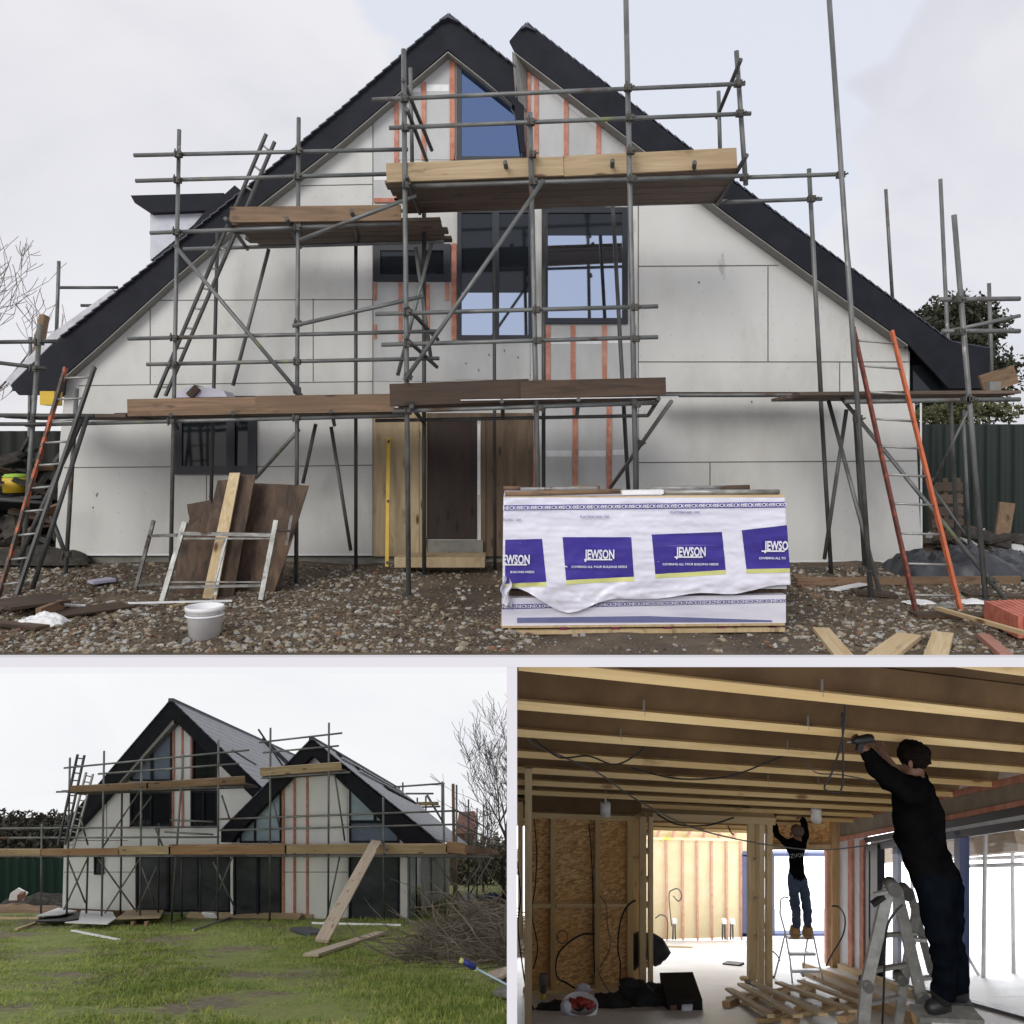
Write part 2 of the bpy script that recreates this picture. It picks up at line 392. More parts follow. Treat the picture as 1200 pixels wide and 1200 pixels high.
# bare sheathing between battens
for r_ in [(438, 100, 530, 235, [(438, 140), (525, 66), (530, 70), (530, 187), (466, 187), (466, 235), (438, 235)]),
           (617, 80, 742, 190, [(617, 76), (745, 172), (745, 190), (617, 190)]),
           (438, 330, 536, 447, rect(438, 331, 536, 447)), (620, 380, 745, 447, rect(622, 380, 746, 445)),
           (625, 480, 748, 570, rect(626, 470, 748, 640)), (536, 398, 620, 445, rect(536, 398, 621, 445))]:
    poly(r_[4], YF-.012, .011).build('sheathing_panel', 'board2', H)
for x0, y0, x1, y1 in [(527, 70, 533, 187), (494, 96, 499, 187), (462, 118, 467, 235), (438, 232, 467, 237), (438, 331, 441, 352), (438, 380, 441, 397),
                       (467, 331, 471, 400), (498, 333, 503, 400), (529, 285, 535, 398), (522, 331, 526, 352), (617, 80, 622, 187), (626, 85, 631, 187), (661, 112, 666, 187),
                       (699, 140, 704, 187), (733, 165, 737, 187), (640, 381, 645, 445), (635, 381, 639, 445), (669, 381, 674, 445), (706, 381, 711, 445), (740, 381, 745, 420),
                       (625, 470, 631, 640), (671, 470, 677, 640), (711, 470, 717, 640), (532, 183, 535, 187)]:
    poly(rect(x0, y0, x1, y1), YF-.032, .019).build('batten', 'batten', H)
for r_ in [rect(641, 395, 668, 403), rect(675, 395, 705, 403), rect(712, 395, 739, 402), rect(640, 528, 670, 535), rect(678, 528, 710, 535), rect(718, 527, 734, 533),
           rect(480, 103, 493, 108), rect(500, 99, 526, 107), rect(438, 205, 461, 211), [(631, 90), (700, 145), (700, 151), (631, 97)]]:
    MB().prism([W(x, y, YF-.016) for x, y in r_], (0, .003, 0)).build('joint_tape', 'tape', H)
# windows
window(H, [[(541, 83), (566, 101), (598, 126), (606, 142), (611, 184), (541, 184)]], YF-.03, 'glass_blue', 6)
window(H, [rect(446, 294, 488, 322), rect(496, 294, 520, 322)], YF-.03, ['glass_dark', 'glass_dark'], 8)
window(H, [rect(541, 250, 577, 393), rect(585, 250, 619, 393)], YF-.03, 'glass', 5)
for x0, x1 in ((541, 577), (585, 619)): poly(rect(x0, 250, x1, 343), YF-.034, .003).build('reflection_pane', 'glass_dark', H)  # dark panes over the glass, painting in the deck's reflection
poly(rect(642, 250, 729, 276), YF-.034, .003).build('reflection_pane', 'glass_dark', H)  # dark strip likewise painted in as the deck mirrored in the glass
window(H, [rect(642, 250, 729, 373)], YF-.03, 'glass', 6.5)
window(H, [rect(214, 474, 266, 546), rect(276, 474, 291, 546)], YF-.02, 'glass_dark', 10)
# entrance: plywood hoarding, dark door blank, threshold
poly(rect(438, 484, 491, 652), YF-.03, .03).build('hoarding_panel', 'ply_warm', H)
poly(rect(569, 484, 624, 652), YF-.03, .03).build('hoarding_panel', 'ply_mid', H)
poly([(563.5, 484), (569, 484), (569, 652), (563.5, 652)], YF-.05, .05).build('door_post', 'ply_mid', H)
poly(rect(500, 484, 564, 490), YF-.06, .06).build('door_head', 'ply_mid', H)
d = poly(rect(501, 490, 559, 632), YF-.012, .011).build('door', 'door', H)
poly(rect(559.5, 497, 563, 580), YF-.06, .03).build('door_edge', 'tape', d)
poly(rect(491.5, 484, 500, 652), YF-.05, .05).build('door_post', 'ply_warm', H)
poly(rect(501, 634, 566, 652), YF-.12, .12).build('threshold', 'concrete', H)
# barge boards, soffits, roof
def up(pts, Y, z): return pts
B1 = 11.50
ba = [(12, 452), (63, 402), (310, 204), (400, 128), (522, 18), (530, 18), (603, 78), (607, 118), (614, 124), (615, 178), (610, 178), (603, 124), (525, 58), (400, 165), (303, 240), (200, 328), (123, 398), (77, 438), (75, 463), (22, 463)]
poly(ba, B1, .04).build('barge_board', 'char', H)
B2 = 11.44
bb = [(603, 60), (597, 48), (612, 30), (620, 29), (800, 169), (863, 217.5), (963, 291), (1112, 400), (1124, 402), (1160, 408), (1160, 455), (1112, 455), (1066, 404), (1033, 380), (960, 328), (850, 248), (758, 177)]
poly(bb, B2, .045).build('barge_board', 'char', H)
for e, pts in ((B1, [(77, 440), (123, 399.5), (200, 329.5), (303, 241.5), (400, 166.5), (525, 60), (600, 120)]), (B2, [(603, 61), (758, 178.5), (850, 249.5), (960, 329.5), (1033, 381.5), (1064, 404)])):
    s_ = MB()
    for p, q in zip(pts, pts[1:]):
        a, b_ = W(*p, e), W(*q, e); bk = V((0, YF-e-.005, 0)); dn = V((0, 0, -.02))
        s_.prism([a, b_, b_+bk, a+bk], dn)
    s_.build('soffit', 'soffit', H)
# soffit under the cut left verge of the right-hand roof
MB().prism([W(600, 60, B2+.01), W(604, 63, B2+.01), W(617, 77, YF-.07), W(617, 129, YF-.07), W(604, 114, B1-.01)], (0, .01, -.005)).build('soffit', 'soffit', H)
M['slate'] = mat('slates', [(.3, (.035, .038, .05)), (.7, (.085, .09, .115))], 6, .6, bmp=.2)
for e, pts in ((B1+.05, [(14, 449), (63, 400.5), (310, 202.5), (400, 126.5), (524, 17), (603, 76)]), (B2+.05, [(616, 27.5), (800, 167.5), (963, 289.5), (1112, 398.5), (1160, 407)])):
    s_ = MB()
    for p, q in zip(pts, pts[1:]): s_.prism([W(*p, e), W(*q, e), W(q[0], q[1]+9, e), W(p[0], p[1]+9, e)], (0, 8.2, 0))
    s_.build('roof', 'slate', H)
# slate edges showing over the barge
for pts in ([(70, 395), (310, 202), (400, 126.5), (524, 16.5)], [(526, 16.5), (603, 76)], [(618, 27), (800, 166.5), (963, 288.5), (1112, 397.5)]):
    s_ = MB()
    for p, q in zip(pts, pts[1:]):
        n = int(abs(q[0]-p[0])/9)
        for k in range(n):
            u, v_ = k/n, (k+1.15)/n
            a = W(p[0]+(q[0]-p[0])*u, p[1]+(q[1]-p[1])*u-.6, B1-.06); b_ = W(p[0]+(q[0]-p[0])*v_, p[1]+(q[1]-p[1])*v_+1.2, B1-.06)
            s_.prism([a, b_, b_+V((0, .6, 0)), a+V((0, .6, 0))], (0, 0, .018))
    s_.build('slate_edge', 'slate', H)
rc = MB(); rc.prism([W(516, 24, B1-.08), W(525, 16, B1-.08), W(536, 25, B1-.08), W(525, 20, B1-.08)], (0, 7.8, 0)); rc.build('ridge_cap', 'slate', H)
rc = MB(); rc.prism([W(610, 34, B2-.05), W(616, 26, B2-.05), W(628, 36, B2-.05), W(616, 31, B2-.05)], (0, 7.6, 0)); rc.build('ridge_cap', 'slate', H)
# eaves box and corner glazing on the right
MB().prism([W(x, y, YF-.02) for x, y in [(1070, 428), (1108, 426), (1108, 459), (1070, 459)]], (0, 2, 0)).build('corner_glazing', 'glass_dark', H)
MB().prism([W(x, y, B2+.05) for x, y in [(1112, 399), (1157, 410), (1157, 457), (1112, 457)]], (0, 7, 0)).build('eaves_box', 'char', H)
# flat-roofed dormer on the left slope
D = MB(); D.prism([W(x, y, 13) for x, y in [(153, 229), (262, 226), (258, 236), (250, 246), (175, 249), (158, 238)]], (0, 3, 0)); do = D.build('dormer', 'char', H)
M['dormer_wall'] = plain('dormer cladding', (.60, .61, .66), .6)
MB().prism([W(x, y, 13.15) for x, y in [(176, 247), (252, 243), (176, 305)]], (0, 2.5, 0)).build('cladding', 'dormer_wall', do)
MB().prism([W(x, y, 12.4) for x, y in [(275, 217), (281, 222), (280, 236), (190, 318), (135, 352), (133, 342), (172, 318), (206, 288), (240, 248)]], (0, 3, 0)).build('verge_board', 'char', do)
M['membrane'] = mat('roof membrane', [(.3, (.4, .4, .42)), (.7, (.62, .62, .64))], 5, .5, stains=[((.03, .03, .03), 9, .68, .7)])
MB().prism([W(x, y, 12.2) for x, y in [(132, 339), (138, 350), (66, 402), (20, 452), (6, 446), (60, 391)]], (0, 5, 0)).build('roof_membrane', 'membrane', H)

# ------------------------------------------------------------ scaffolding in front of the house
SC = thing('scaffolding', W(480, 700, 9.4), 'grey tube scaffolding with timber toe boards across the front of the gabled house', 'scaffolding')
def pole(r_, name, a, b, rad=.0265, m='steel'):
    return MB().tube(a, b, rad, 10).build(name, m, r_)
def coup(r_, p, s=.045):
    p = V(p); c = MB()
    c.box(p.x-s, p.y-s*.8, p.z-s*.8, p.x+s, p.y+s*.8, p.z+s*.8)
    c.tube(p+V((-s*.5, -s, -s*1.2)), p+V((-s*.5, -s, s*1.3)), .009, 6); c.tube(p+V((s*.6, -s*1.1, -s*.3)), p+V((s*1.5, -s*1.4, .0)), .011, 6)
    return c
def seg(x0, y0, Y0, x1, y1, Y1=None): return W(x0, y0, Y0), W(x1, y1, Y0 if Y1 is None else Y1)
def stand(r_, x0, y0, x1, y1, Y, rad=.0265, foot=True, m='steel'):
    a, b = seg(x0, y0, Y, x1, y1)
    if foot:
        z = gz(b.x, Y); b = b+(b-a)*((b.z-z)/(a.z-b.z)) if a.z != b.z else b
        MB().box(b.x-.075, Y-.075, z-.01, b.x+.075, Y+.075, z+.012).build('base_plate', 'coupler', r_)
    return pole(r_, 'standard', a, b, rad, m)
YO = 9.9
for a in [(210, 152, 200, 668, 10.15, .026), (350, 138, 347, 680, 10.1, .027), (473, 58, 479, 700, 9.35, .031), (621, 132, 633, 700, 9.3, .032),
          (733, -25, 748, 700, 9.2, .032), (970, -25, 1020, 690, 9.15, .030)]: stand(SC, *a)
for a in [(863, 60, 874, 217, 9.6, .030, False), (842, 107, 844, 182, 10.6, .027, False), (481, 80, 483, 190, 10.5, .027, False), (948, 198, 962, 462, 9.9, .028, False)]: stand(SC, *a)
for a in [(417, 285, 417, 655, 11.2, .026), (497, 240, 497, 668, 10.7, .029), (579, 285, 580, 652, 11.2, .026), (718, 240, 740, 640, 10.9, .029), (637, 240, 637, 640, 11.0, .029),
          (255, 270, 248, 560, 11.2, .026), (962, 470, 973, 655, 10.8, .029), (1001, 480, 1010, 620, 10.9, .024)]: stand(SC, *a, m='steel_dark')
for n_, a in [('guard_rail', (436, 117, 9.45, 873, 98)), ('guard_rail', (456, 150, 9.45, 880, 133)), ('ledger', (482, 218, 9.42, 872, 206)), ('ledger', (470, 247, 10.6, 852, 236)),
              ('guard_rail', (157, 182, 10.1, 478, 175)), ('guard_rail', (159, 212, 10.1, 453, 204)), ('ledger', (176, 273, 10.1, 470, 262)), ('ledger', (215, 292, 10.9, 520, 283)),
              ('guard_rail', (150, 397, 10.1, 515, 388)), ('guard_rail', (172, 427, 10.1, 515, 420)), ('guard_rail', (440, 368, 9.28, 771, 359)), ('guard_rail', (447, 404, 9.28, 771, 395)),
              ('ledger', (30, 498, 10.0, 478, 487)), ('ledger', (460, 482, 9.25, 770, 472)), ('ledger', (873, 208, 9.6, 988, 204)), ('ledger', (850, 237, 10.3, 963, 233)),
              ('ledger', (770, 463, 10.9, 1010, 463)), ('ledger', (440, 493, 10.8, 760, 487))]:
    pole(SC, n_, *seg(*a), rad=.026)
for a in [(205, 288, 10.0, 355, 466, 10.0), (637, 211, 9.1, 474, 446, 9.1), (352, 281, 9.95, 488, 229, 9.5), (343, 382, 9.95, 497, 347, 9.9), (315, 292, 11, 273, 452, 11),
          (300, 560, 10.9, 350, 504, 10.1), (388, 500, 11, 411, 645, 11.2), (370, 497, 11, 355, 566, 11.2), (715, 572, 10.8, 787, 470, 9.3), (985, 465, 9.8, 1178, 702, 8.9),
          (971, 470, 10.2, 1031, 694, 9.4), (992, 480, 10.3, 966, 655, 10.8), (506, 285, 10.5, 466, 440, 10.4), (487, 290, 10.6, 505, 420, 10.6)]:
    pole(SC, 'brace', *seg(*a), rad=.026)
# returns running back towards the house
for a in [(868, 70, 9.35, 840, 138, 10.7), (472, 93, 9.3, 506, 176, 10.6), (477, 128, 9.3, 500, 188, 10.6), (592, 190, 9.2, 600, 238, 10.6), (718, 188, 9.2, 714, 236, 10.6),
          (814, 190, 9.2, 810, 236, 10.6), (875, 182, 9.1, 840, 240, 10.6), (476, 206, 9.2, 492, 250, 10.7), (475, 358, 9.2, 513, 398, 10.6), (474, 395, 9.2, 512, 430, 10.6),
          (588, 470, 9.1, 590, 490, 10.7), (678, 468, 9.1, 676, 488, 10.7), (772, 467, 9.1, 760, 486, 10.7), (482, 476, 9.1, 497, 496, 10.7), (336, 256, 9.9, 352, 290, 11),
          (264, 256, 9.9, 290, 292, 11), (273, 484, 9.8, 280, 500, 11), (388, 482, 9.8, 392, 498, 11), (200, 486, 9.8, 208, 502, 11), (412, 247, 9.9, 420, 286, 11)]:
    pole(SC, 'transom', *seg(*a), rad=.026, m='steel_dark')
cc = []
for x, y, Y in [(209, 181, 10.1), (208, 211, 10.1), (207, 272, 10.1), (204, 396, 10.1), (203, 427, 10.1), (201, 494, 10), (350, 177, 10.1), (349, 207, 10.1), (349, 267, 10.1), (349, 379, 10.1), (348, 424, 10.1),
                (348, 457, 10.1), (347, 490, 10), (474, 116, 9.35), (475, 150, 9.35), (476, 217, 9.35), (477, 366, 9.3), (478, 403, 9.3), (478, 442, 9.3), (478, 480, 9.3), (622, 143, 9.3), (624, 181, 9.3),
                (625, 213, 9.3), (629, 363, 9.25), (630, 399, 9.25), (631, 478, 9.25), (736, 103, 9.2), (738, 138, 9.2), (739, 177, 9.2), (740, 210, 9.2), (744, 360, 9.2), (745, 397, 9.2), (746, 474, 9.2),
                (865, 98, 9.5), (867, 133, 9.5), (872, 208, 9.5), (985, 205, 9.4), (951, 233, 9.8), (750, 519, 10.2), (1005, 490, 9.2), (1012, 668, 9.2), (1160, 680, 9)]:
    coup(SC, W(x, y, Y-.03)).build('coupler', 'coupler', SC)
# toe boards and decks
def toe(r_, x0, t0, b0, x1, t1, b1, Y, m, name='toe_board', th=.04):
    a = (W(x0, t0, Y)+W(x0, b0, Y))/2; b = (W(x1, t1, Y)+W(x1, b1, Y))/2; h = (W(x0, t0, Y)-W(x0, b0, Y)).length
    return MB().beam(a, b, th, h).build(name, m, r_)
toe(SC, 453, 192, 214, 660, 184, 206, 9.38, 'toe_new'); toe(SC, 660, 183.5, 207, 863, 174, 197, 9.40, 'toe_new')
toe(SC, 270, 243, 261, 470, 239, 260, 10.05, 'toe_mid')
toe(SC, 150, 468, 488, 300, 464, 486, 9.98, 'toe_mid'); toe(SC, 300, 464, 485, 462, 461, 483, 9.96, 'toe_mid')
toe(SC, 457, 450, 476, 620, 446, 468, 9.2, 'toe_dark'); toe(SC, 610, 446.5, 467, 780, 442, 463, 9.17, 'toe_dark')
def deck(r_, x0, x1, yf0, yf1, Yf, Yb, n, m='deckwood'):
    """n boards side by side, front edge seen along (x0,yf0)-(x1,yf1) at Yf"""
    a, b = W(x0, yf0, Yf), W(x1, yf1, Yf); wd = (Yb-Yf)/n
    for k in range(n):
        o_ = V((random.uniform(-.06, .06), (k+.5)*wd, random.uniform(-.004, .004)))
        MB().beam(a+o_, b+o_, wd*.95, .04).build('deck_board', m, r_)
deck(SC, 456, 868, 213, 199, 9.45, 10.65, 5); deck(SC, 272, 520, 262, 256, 10.15, 11.25, 5)
deck(SC, 130, 470, 486, 480, 10.05, 11.15, 5); deck(SC, 462, 776, 473, 464, 9.3, 10.8, 6)
deck(SC, 770, 1000, 461, 461, 10.95, 11.4, 2, 'toe_dark')
MB().tube(W(540, 469, 9.14), W(795, 465, 9.14), .007, 6).build('string_line', 'tape', SC)

# scaffolding round the right-hand corner
SR = thing('scaffolding', W(1135, 700, 9.3), 'tall scaffold tubes past the right end of the house by the green fence', 'scaffolding')
for a in [(1118, 252, 1155, 702, 9.0, .030)]: stand(SR, *a)
for a in [(1102, 210, 1118, 560, 12.2, .030), (990, 255, 996, 318, 14.5, .030, False), (1038, 222, 1046, 352, 14, .030, False), (1159, 332, 1163, 470, 12.5, .03, False), (1128, 480, 1137, 655, 12.2, .028)]: stand(SR, *a)
for a in [(1100, 351, 9.1, 1195, 350), (1104, 388, 9.1, 1195, 388), (990, 471, 9.3, 1195, 468), (1112, 388, 11, 1195, 370)]: pole(SR, 'guard_rail', *seg(*a), rad=.028)
pole(SR, 'brace', *seg(1134, 482, 11.5, 1092, 570, 12), rad=.02); pole(SR, 'brace', *seg(1085, 560, 12, 1130, 625, 11.5), rad=.02)
deck(SR, 940, 1200, 461, 459, 9.35, 10.6, 5)
MB().box(*W(1160, 462, 9.8)[:2], W(1160, 462, 9.8).z, W(1173, 462, 9.8).x, 9.95, W(1160, 447, 9.8).z).build('packing_block', 'soffit', SR)
for x, y in [(1122, 351), (1125, 389), (1132, 469), (1136, 468)]: coup(SR, W(x, y, 9.0)).build('coupler', 'coupler', SR)
MB().beam(W(932, 468, 10), W(1000, 464, 10), .2, .03).build('deck_board', 'deckwood', SR)
for x0, x1 in [(1150, 1190)]: toe(SR, x0, 440, 462, x1, 415, 462, 9.9, 'toe_mid')

# scaffolding round the left-hand corner
SL = thing('scaffolding', W(30, 690, 9.8), 'scaffold tubes past the left end of the house beside the orange ladder', 'scaffolding')
for a in [(47, 380, 28, 640, 10.0, .030), (90, 455, 78, 655, 10.6, .029), (69, 306, 66, 396, 13.5, .030, False), (36, 395, 33, 600, 12.5, .028)]: stand(SL, *a)
for a in [(-10, 401, 9.9, 66, 400), (-10, 424, 9.9, 54, 432), (-10, 487, 9.9, 110, 488), (-10, 497, 9.9, 60, 497), (70, 337, 13.4, 138, 337), (95, 358, 13.4, 118, 358), (-10, 585, 11, 60, 590)]: pole(SL, 'guard_rail', *seg(*a), rad=.026, m='steel_dark')
for a in [(103, 487, 9.9, 38, 690, 9.1), (60, 605, 10.5, 77, 650, 10.4), (96, 492, 10, 20, 660, 9.4)]: pole(SL, 'brace', *seg(*a), rad=.028, m='steel_dark')
deck(SL, -20, 152, 486, 487, 10.0, 11.2, 5)
for a in ((44, 372, 30, 470),): MB().beam(W(52, 370, 12.6), W(40, 440, 12.4), .10, .12).build('timber_prop', 'toe_mid', SL)
for x, y in [(46, 401), (40, 432), (38, 488), (78, 650)]: coup(SL, W(x, y, 9.9)).build('coupler', 'coupler', SL)

# ------------------------------------------------------------ ladders
def ladder(label, L0, L1, R0, R1, Yt, Yb, ys, ml, mr, rad=.021, grp=None, rr=.014, yspan=None):
    """stile ends in pixels: top then bottom; leaning from Yb on the ground to Yt at the top"""
    a0, a1, b0, b1 = W(*L0, Yt), W(*L1, Yb), W(*R0, Yt), W(*R1, Yb)
    t = thing('ladder', a1, label, 'ladder', grp)
    MB().beam(a0, a1, .032, .06, V((0, 1, 0))).build('stile', ml, t); MB().beam(b0, b1, .032, .06, V((0, 1, 0))).build('stile', mr, t)
    n = ys
    for k in range(n):
        u = (k+.5)/n
        MB().tube(a0.lerp(a1, u), b0.lerp(b1, u), rr, 8).build('rung', 'alu' if rad > .02 else 'galv', t)
    return t
ladder('orange and black ladder leaning at the far left corner of the house', (77, 431), (-2, 700), (111, 430), (20, 697), 9.85, 8.9, 10, 'orange_worn', 'steel_dark')
ladder('dark red-tipped ladder climbing from the lower deck to the roof on the left', (312, 157), (182, 466), (322, 166), (194, 464), 10.6, 10.9, 13, 'steel_dark', 'steel_dark', .019)
ladder('tall orange ladder leaning at the right end of the house', (1000, 384), (1073, 716), (1045, 388), (1126, 717), 9.5, 8.35, 10, 'rust', 'orange')

# ------------------------------------------------------------ clutter left of the door
T = thing('steel_trestle', W(240, 705, 9), 'rusty galvanised folding trestle frame with boards leaning on it', 'trestle')
YT = 8.95
def tb(x0, y0, x1, y1, dY0=0, dY1=0, wd=.045, n='leg', m='galv'):
    MB().beam(W(x0, y0, YT+dY0), W(x1, y1, YT+dY1), wd, wd, V((0, 1, 0))).build(n, m, T)
tb(217, 612, 190, 705, .25, 0, .055); tb(324, 610, 306, 703, .25, 0, .055)
tb(180, 610, 155, 706, .75, .9, .04); tb(342, 604, 325, 703, .75, .9, .035)
tb(212, 625, 322, 627, .2, .2, .04, 'cross_rail'); tb(214, 631, 322, 631, .2, .2, .02, 'cross_rail'); tb(198, 688, 306, 686, .05, .05, .03, 'cross_rail'); tb(200, 682, 306, 682, .05, .05, .015, 'cross_rail')
tb(178, 628, 212, 627, .75, .2, .035, 'cross_rail'); tb(266, 630, 251, 687, .2, .05, .018, 'strut'); tb(342, 622, 322, 622, .7, .2, .02, 'cross_rail'); tb(160, 686, 196, 684, .9, .05, .02, 'cross_rail')
def lean(name, pts, Y0, dY, th, m, label, cat='board', grp=None):
    """board leaning: pixel outline; Y grows by dY from the lowest pixel row to the highest"""
    y0 = max(p[1] for p in pts); y1 = min(p[1] for p in pts)
    P = [W(x, y, Y0+dY*(y0-y)/(y0-y1)) for x, y in pts]
    return tag(MB().prism(P, (0, th, 0)).build(name, m), label, cat, grp)
lean('plywood_sheet', [(293, 566), (362, 569), (340, 640), (318, 703), (262, 703), (275, 640)], 9.5, .5, .018, 'ply_dark', 'wide wet brown plywood sheet at the back of the leaning boards')
lean('plywood_sheet', [(219, 591), (247, 586), (250, 600), (248, 700), (200, 700), (210, 650), (222, 608), (220, 600)], 9.44, .45, .018, 'ply_dark', 'torn black plywood offcut leaning left of the other boards')
lean('plywood_sheet', [(255, 563), (296, 560), (268, 703), (232, 703), (222, 702)], 9.36, .5, .015, 'ply_dark', 'narrow dark plywood strip leaning behind the yellow plank')
lean('timber_board', [(281, 557), (299, 557), (272, 704), (246, 704)], 9.26, .5, .03, 'ply_dark', 'brown stained plank leaning against the plywood')
lean('timber_board', [(269, 554), (281, 554), (253, 702), (237, 701)], 9.18, .5, .03, 'pine', 'pale yellow knotty plank leaning through the trestle')
lean('metal_strip', [(262, 632), (266, 632), (254, 697), (250, 697)], 9.1, .2, .006, 'alu', 'thin blue-grey metal strip standing in the trestle')
# bucket
p = gp(240, 748); Yb = p.y; k_ = Yb/FOC
Bk = thing('bucket', p, 'dirty white plastic bucket standing on the rubble', 'bucket')
MB().lathe(p, [(0, .005), (17.5*k_, 0), (20.5*k_, 33*k_), (22*k_, 33.5*k_), (22*k_, 38*k_), (20.5*k_, 38.3*k_), (19.6*k_, 36*k_), (17*k_, 3*k_), (0, 2.6*k_)], 28).build('tub', 'white_plastic', Bk)
MB().lathe(p, [(21.4*k_, 27*k_), (22*k_, 27.4*k_), (21.9*k_, 28.6*k_), (20.8*k_, 29*k_)], 28).build('rim_band', 'white_plastic', Bk)
hp = [p+V((math.cos(a)*21.8*k_, math.sin(a)*.02-21.8*k_*abs(math.sin(a))*.9, 36*k_-10*k_*abs(math.sin(a)))) for a in np.linspace(0, math.pi, 14)]
MB().path(hp, .003, 6).build('handle', 'alu', Bk)

# loose things on the ground
def gplank(name, x0, y0, x1, y1, wd, th, m, label, cat='plank', z=.02, grp=None, z1=None):
    a, b = gp(x0, y0), gp(x1, y1); a.z += z+th/2; b.z += (z if z1 is None else z1)+th/2
    return tag(MB().beam(a, b, wd, th).build(name, m), label, cat, grp)
gplank('plywood_sheet', 0, 722, 70, 713, .62, .03, 'ply_dark', 'sagging brown chipboard sheet lying at the left edge', 'board', .10)
gplank('timber_block', 45, 727, 72, 716, .06, .12, 'toe_mid', 'squared timber offcut under the chipboard sheet', 'timber', .0)
gplank('plywood_sheet', 62, 723, 150, 711, .40, .02, 'toe_dark', 'dark thin board lying between the chipboard and the trestle', 'board', .015)
gplank('timber_board', -5, 735, 50, 741, .14, .03, 'ply_dark', 'short dark board poking in at the bottom left', 'board', .03)
gplank('plastic_pipe', 150, 711, 272, 708, .02, .02, 'white_plastic', 'long white plastic strip lying behind the bucket', 'strip', .03)
gplank('timber_lath', 70, 713, 100, 714, .03, .02, 'white_plastic', 'short white lath beside the dark thin board', 'lath', .03)
gplank('timber_lath', 200, 715, 235, 708, .03, .02, 'pine', 'short pine lath pointing at the bucket', 'lath', .03)
def crumple(name, x, y, sx, sy, sz, m, label, cat, seed=1, lift=0):
    p = gp(x, y); p.z += lift
    n = 26; G_ = []
    for i in range(n):
        row = []
        for j_ in range(n):
            u, v_ = i/(n-1)*2-1, j_/(n-1)*2-1; r2 = max(0, 1-u*u)*max(0, 1-v_*v_)
            h = r2**.4*sz*(.6+.30*fbm(u*1.3+seed, v_*1.3, seed)+.16*fbm(u*4, v_*4, seed)+.10*(1-2*abs(fbm(u*7, v_*7, seed+4))))
            row.append(p+V((v_*sx*(1+.18*fbm(u*1.7, seed, 1)), u*sy*(1+.2*fbm(v_*1.7, seed, 2)), h)))
        G_.append(row)
    return tag(MB().sheet(G_).build(name, m), label, cat)
crumple('plastic_wrap', 50, 733, .22, .12, .16, 'white_plastic', 'crumpled clear white polythene lying by the timber offcut', 'wrap', 4)
tag(MB().beam(gp(106, 686)+V((0, 0, .04)), gp(132, 684)+V((0, 0, .06)), .2, .035).build('insulation_offcut', plain('lilac board', (.50, .47, .60), .8)), 'small lilac insulation offcut lying below the left wall', 'offcut')
# door step and spirit level
p0 = gp(462, 665); st = thing('door_step', p0, 'plywood box step lying in front of the door', 'step')
Ys = 10.7
MB().prism([W(462, 665, Ys), W(568, 665, Ys), W(568, 653, Ys), W(462, 653, Ys)], (0, .5, 0)).build('riser', 'ply_warm', st)
lv = thing('spirit_level', W(453, 665, 11.3), 'long yellow spirit level leaning on the plywood hoarding', 'level')
MB().beam(W(453.5, 664, 11.2), W(455.5, 513, 11.6), .05, .03, V((0, 1, 0))).build('body', 'yellow', lv)
for u in (.03, .5, .97): MB().beam(W(453.5, 664, 11.17).lerp(W(455.5, 513, 11.57), u-.01), W(453.5, 664, 11.17).lerp(W(455.5, 513, 11.57), u+.01), .022, .02, V((0, 1, 0))).build('vial', 'black', lv)

# ------------------------------------------------------------ wrapped plasterboard pack on its pallets
PY = 7.45; ks = PY/FOC
def lay_front(pts, Y): return [W(x, y, Y) for x, y in pts]
M['wrap'] = mat('white polythene wrap', [(.3, (.60, .59, .68)), (.5, (.72, .71, .79)), (.7, (.78, .77, .84))], (1.2, 3, 9), .32, bmp=.12, bdist=.02, spec=.6)
M['wrap_blue'] = mat('blue printed polythene', [(.3, (.026, .014, .17)), (.7, (.048, .030, .32))], (1, 3, 10), .3, bmp=.15, bdist=.02, stains=[((.20, .16, .48), (.5, 2, 16), .62, .72)])
M['wrap_yellow'] = plain('yellow print', (.66, .66, .24), .4)
M['print'] = plain('blue print', (.07, .05, .28), .5)
M['paper'] = mat('board edges', [(.3, (.55, .54, .55)), (.7, (.72, .71, .74))], (.3, 1, 60), .7)
M['plum'] = plain('plum block', (.16, .02, .06), .8)
pk = thing('plasterboard_pack', W(756, 700, PY), 'tall stack of plasterboard in white and blue printed polythene on the pallet', 'pack')
# wrap: one continuous wrinkled sleeve with a wavy lower hem
nx, nz = 150, 60
def hem(u):   # pixel row of the hem along the front
    return 684+10*math.exp(-((u-.02)/.05)**2)*0+ (30*math.exp(-((u-.22)/.12)**2)+17*math.exp(-((u-.5)/.2)**2)+9*math.exp(-((u-.8)/.1)**2))
G_ = []
def wrinkle(u, px, py):
    a = 0
    if py > 672: a += (.010*math.sin((px*.06)+(py-672)*.09+4*fbm(px*.012, py*.02, 5))+.02*(abs(fbm(px*.03+py*.02, py*.05-px*.01, 5))))*min(1, (py-672)/14)
    a += .006*fbm(px*.02, py*.13, 2)+.004*math.sin(py*.9)*fbm(px*.01, 3, 7)+.007*(1-abs(fbm(px*.035+py*.03, py*.05-px*.02, 12)))**3
    return a
xl = lambda y: 590+(y-577)*-.01
xr = lambda y: 919+(y-577)*.052
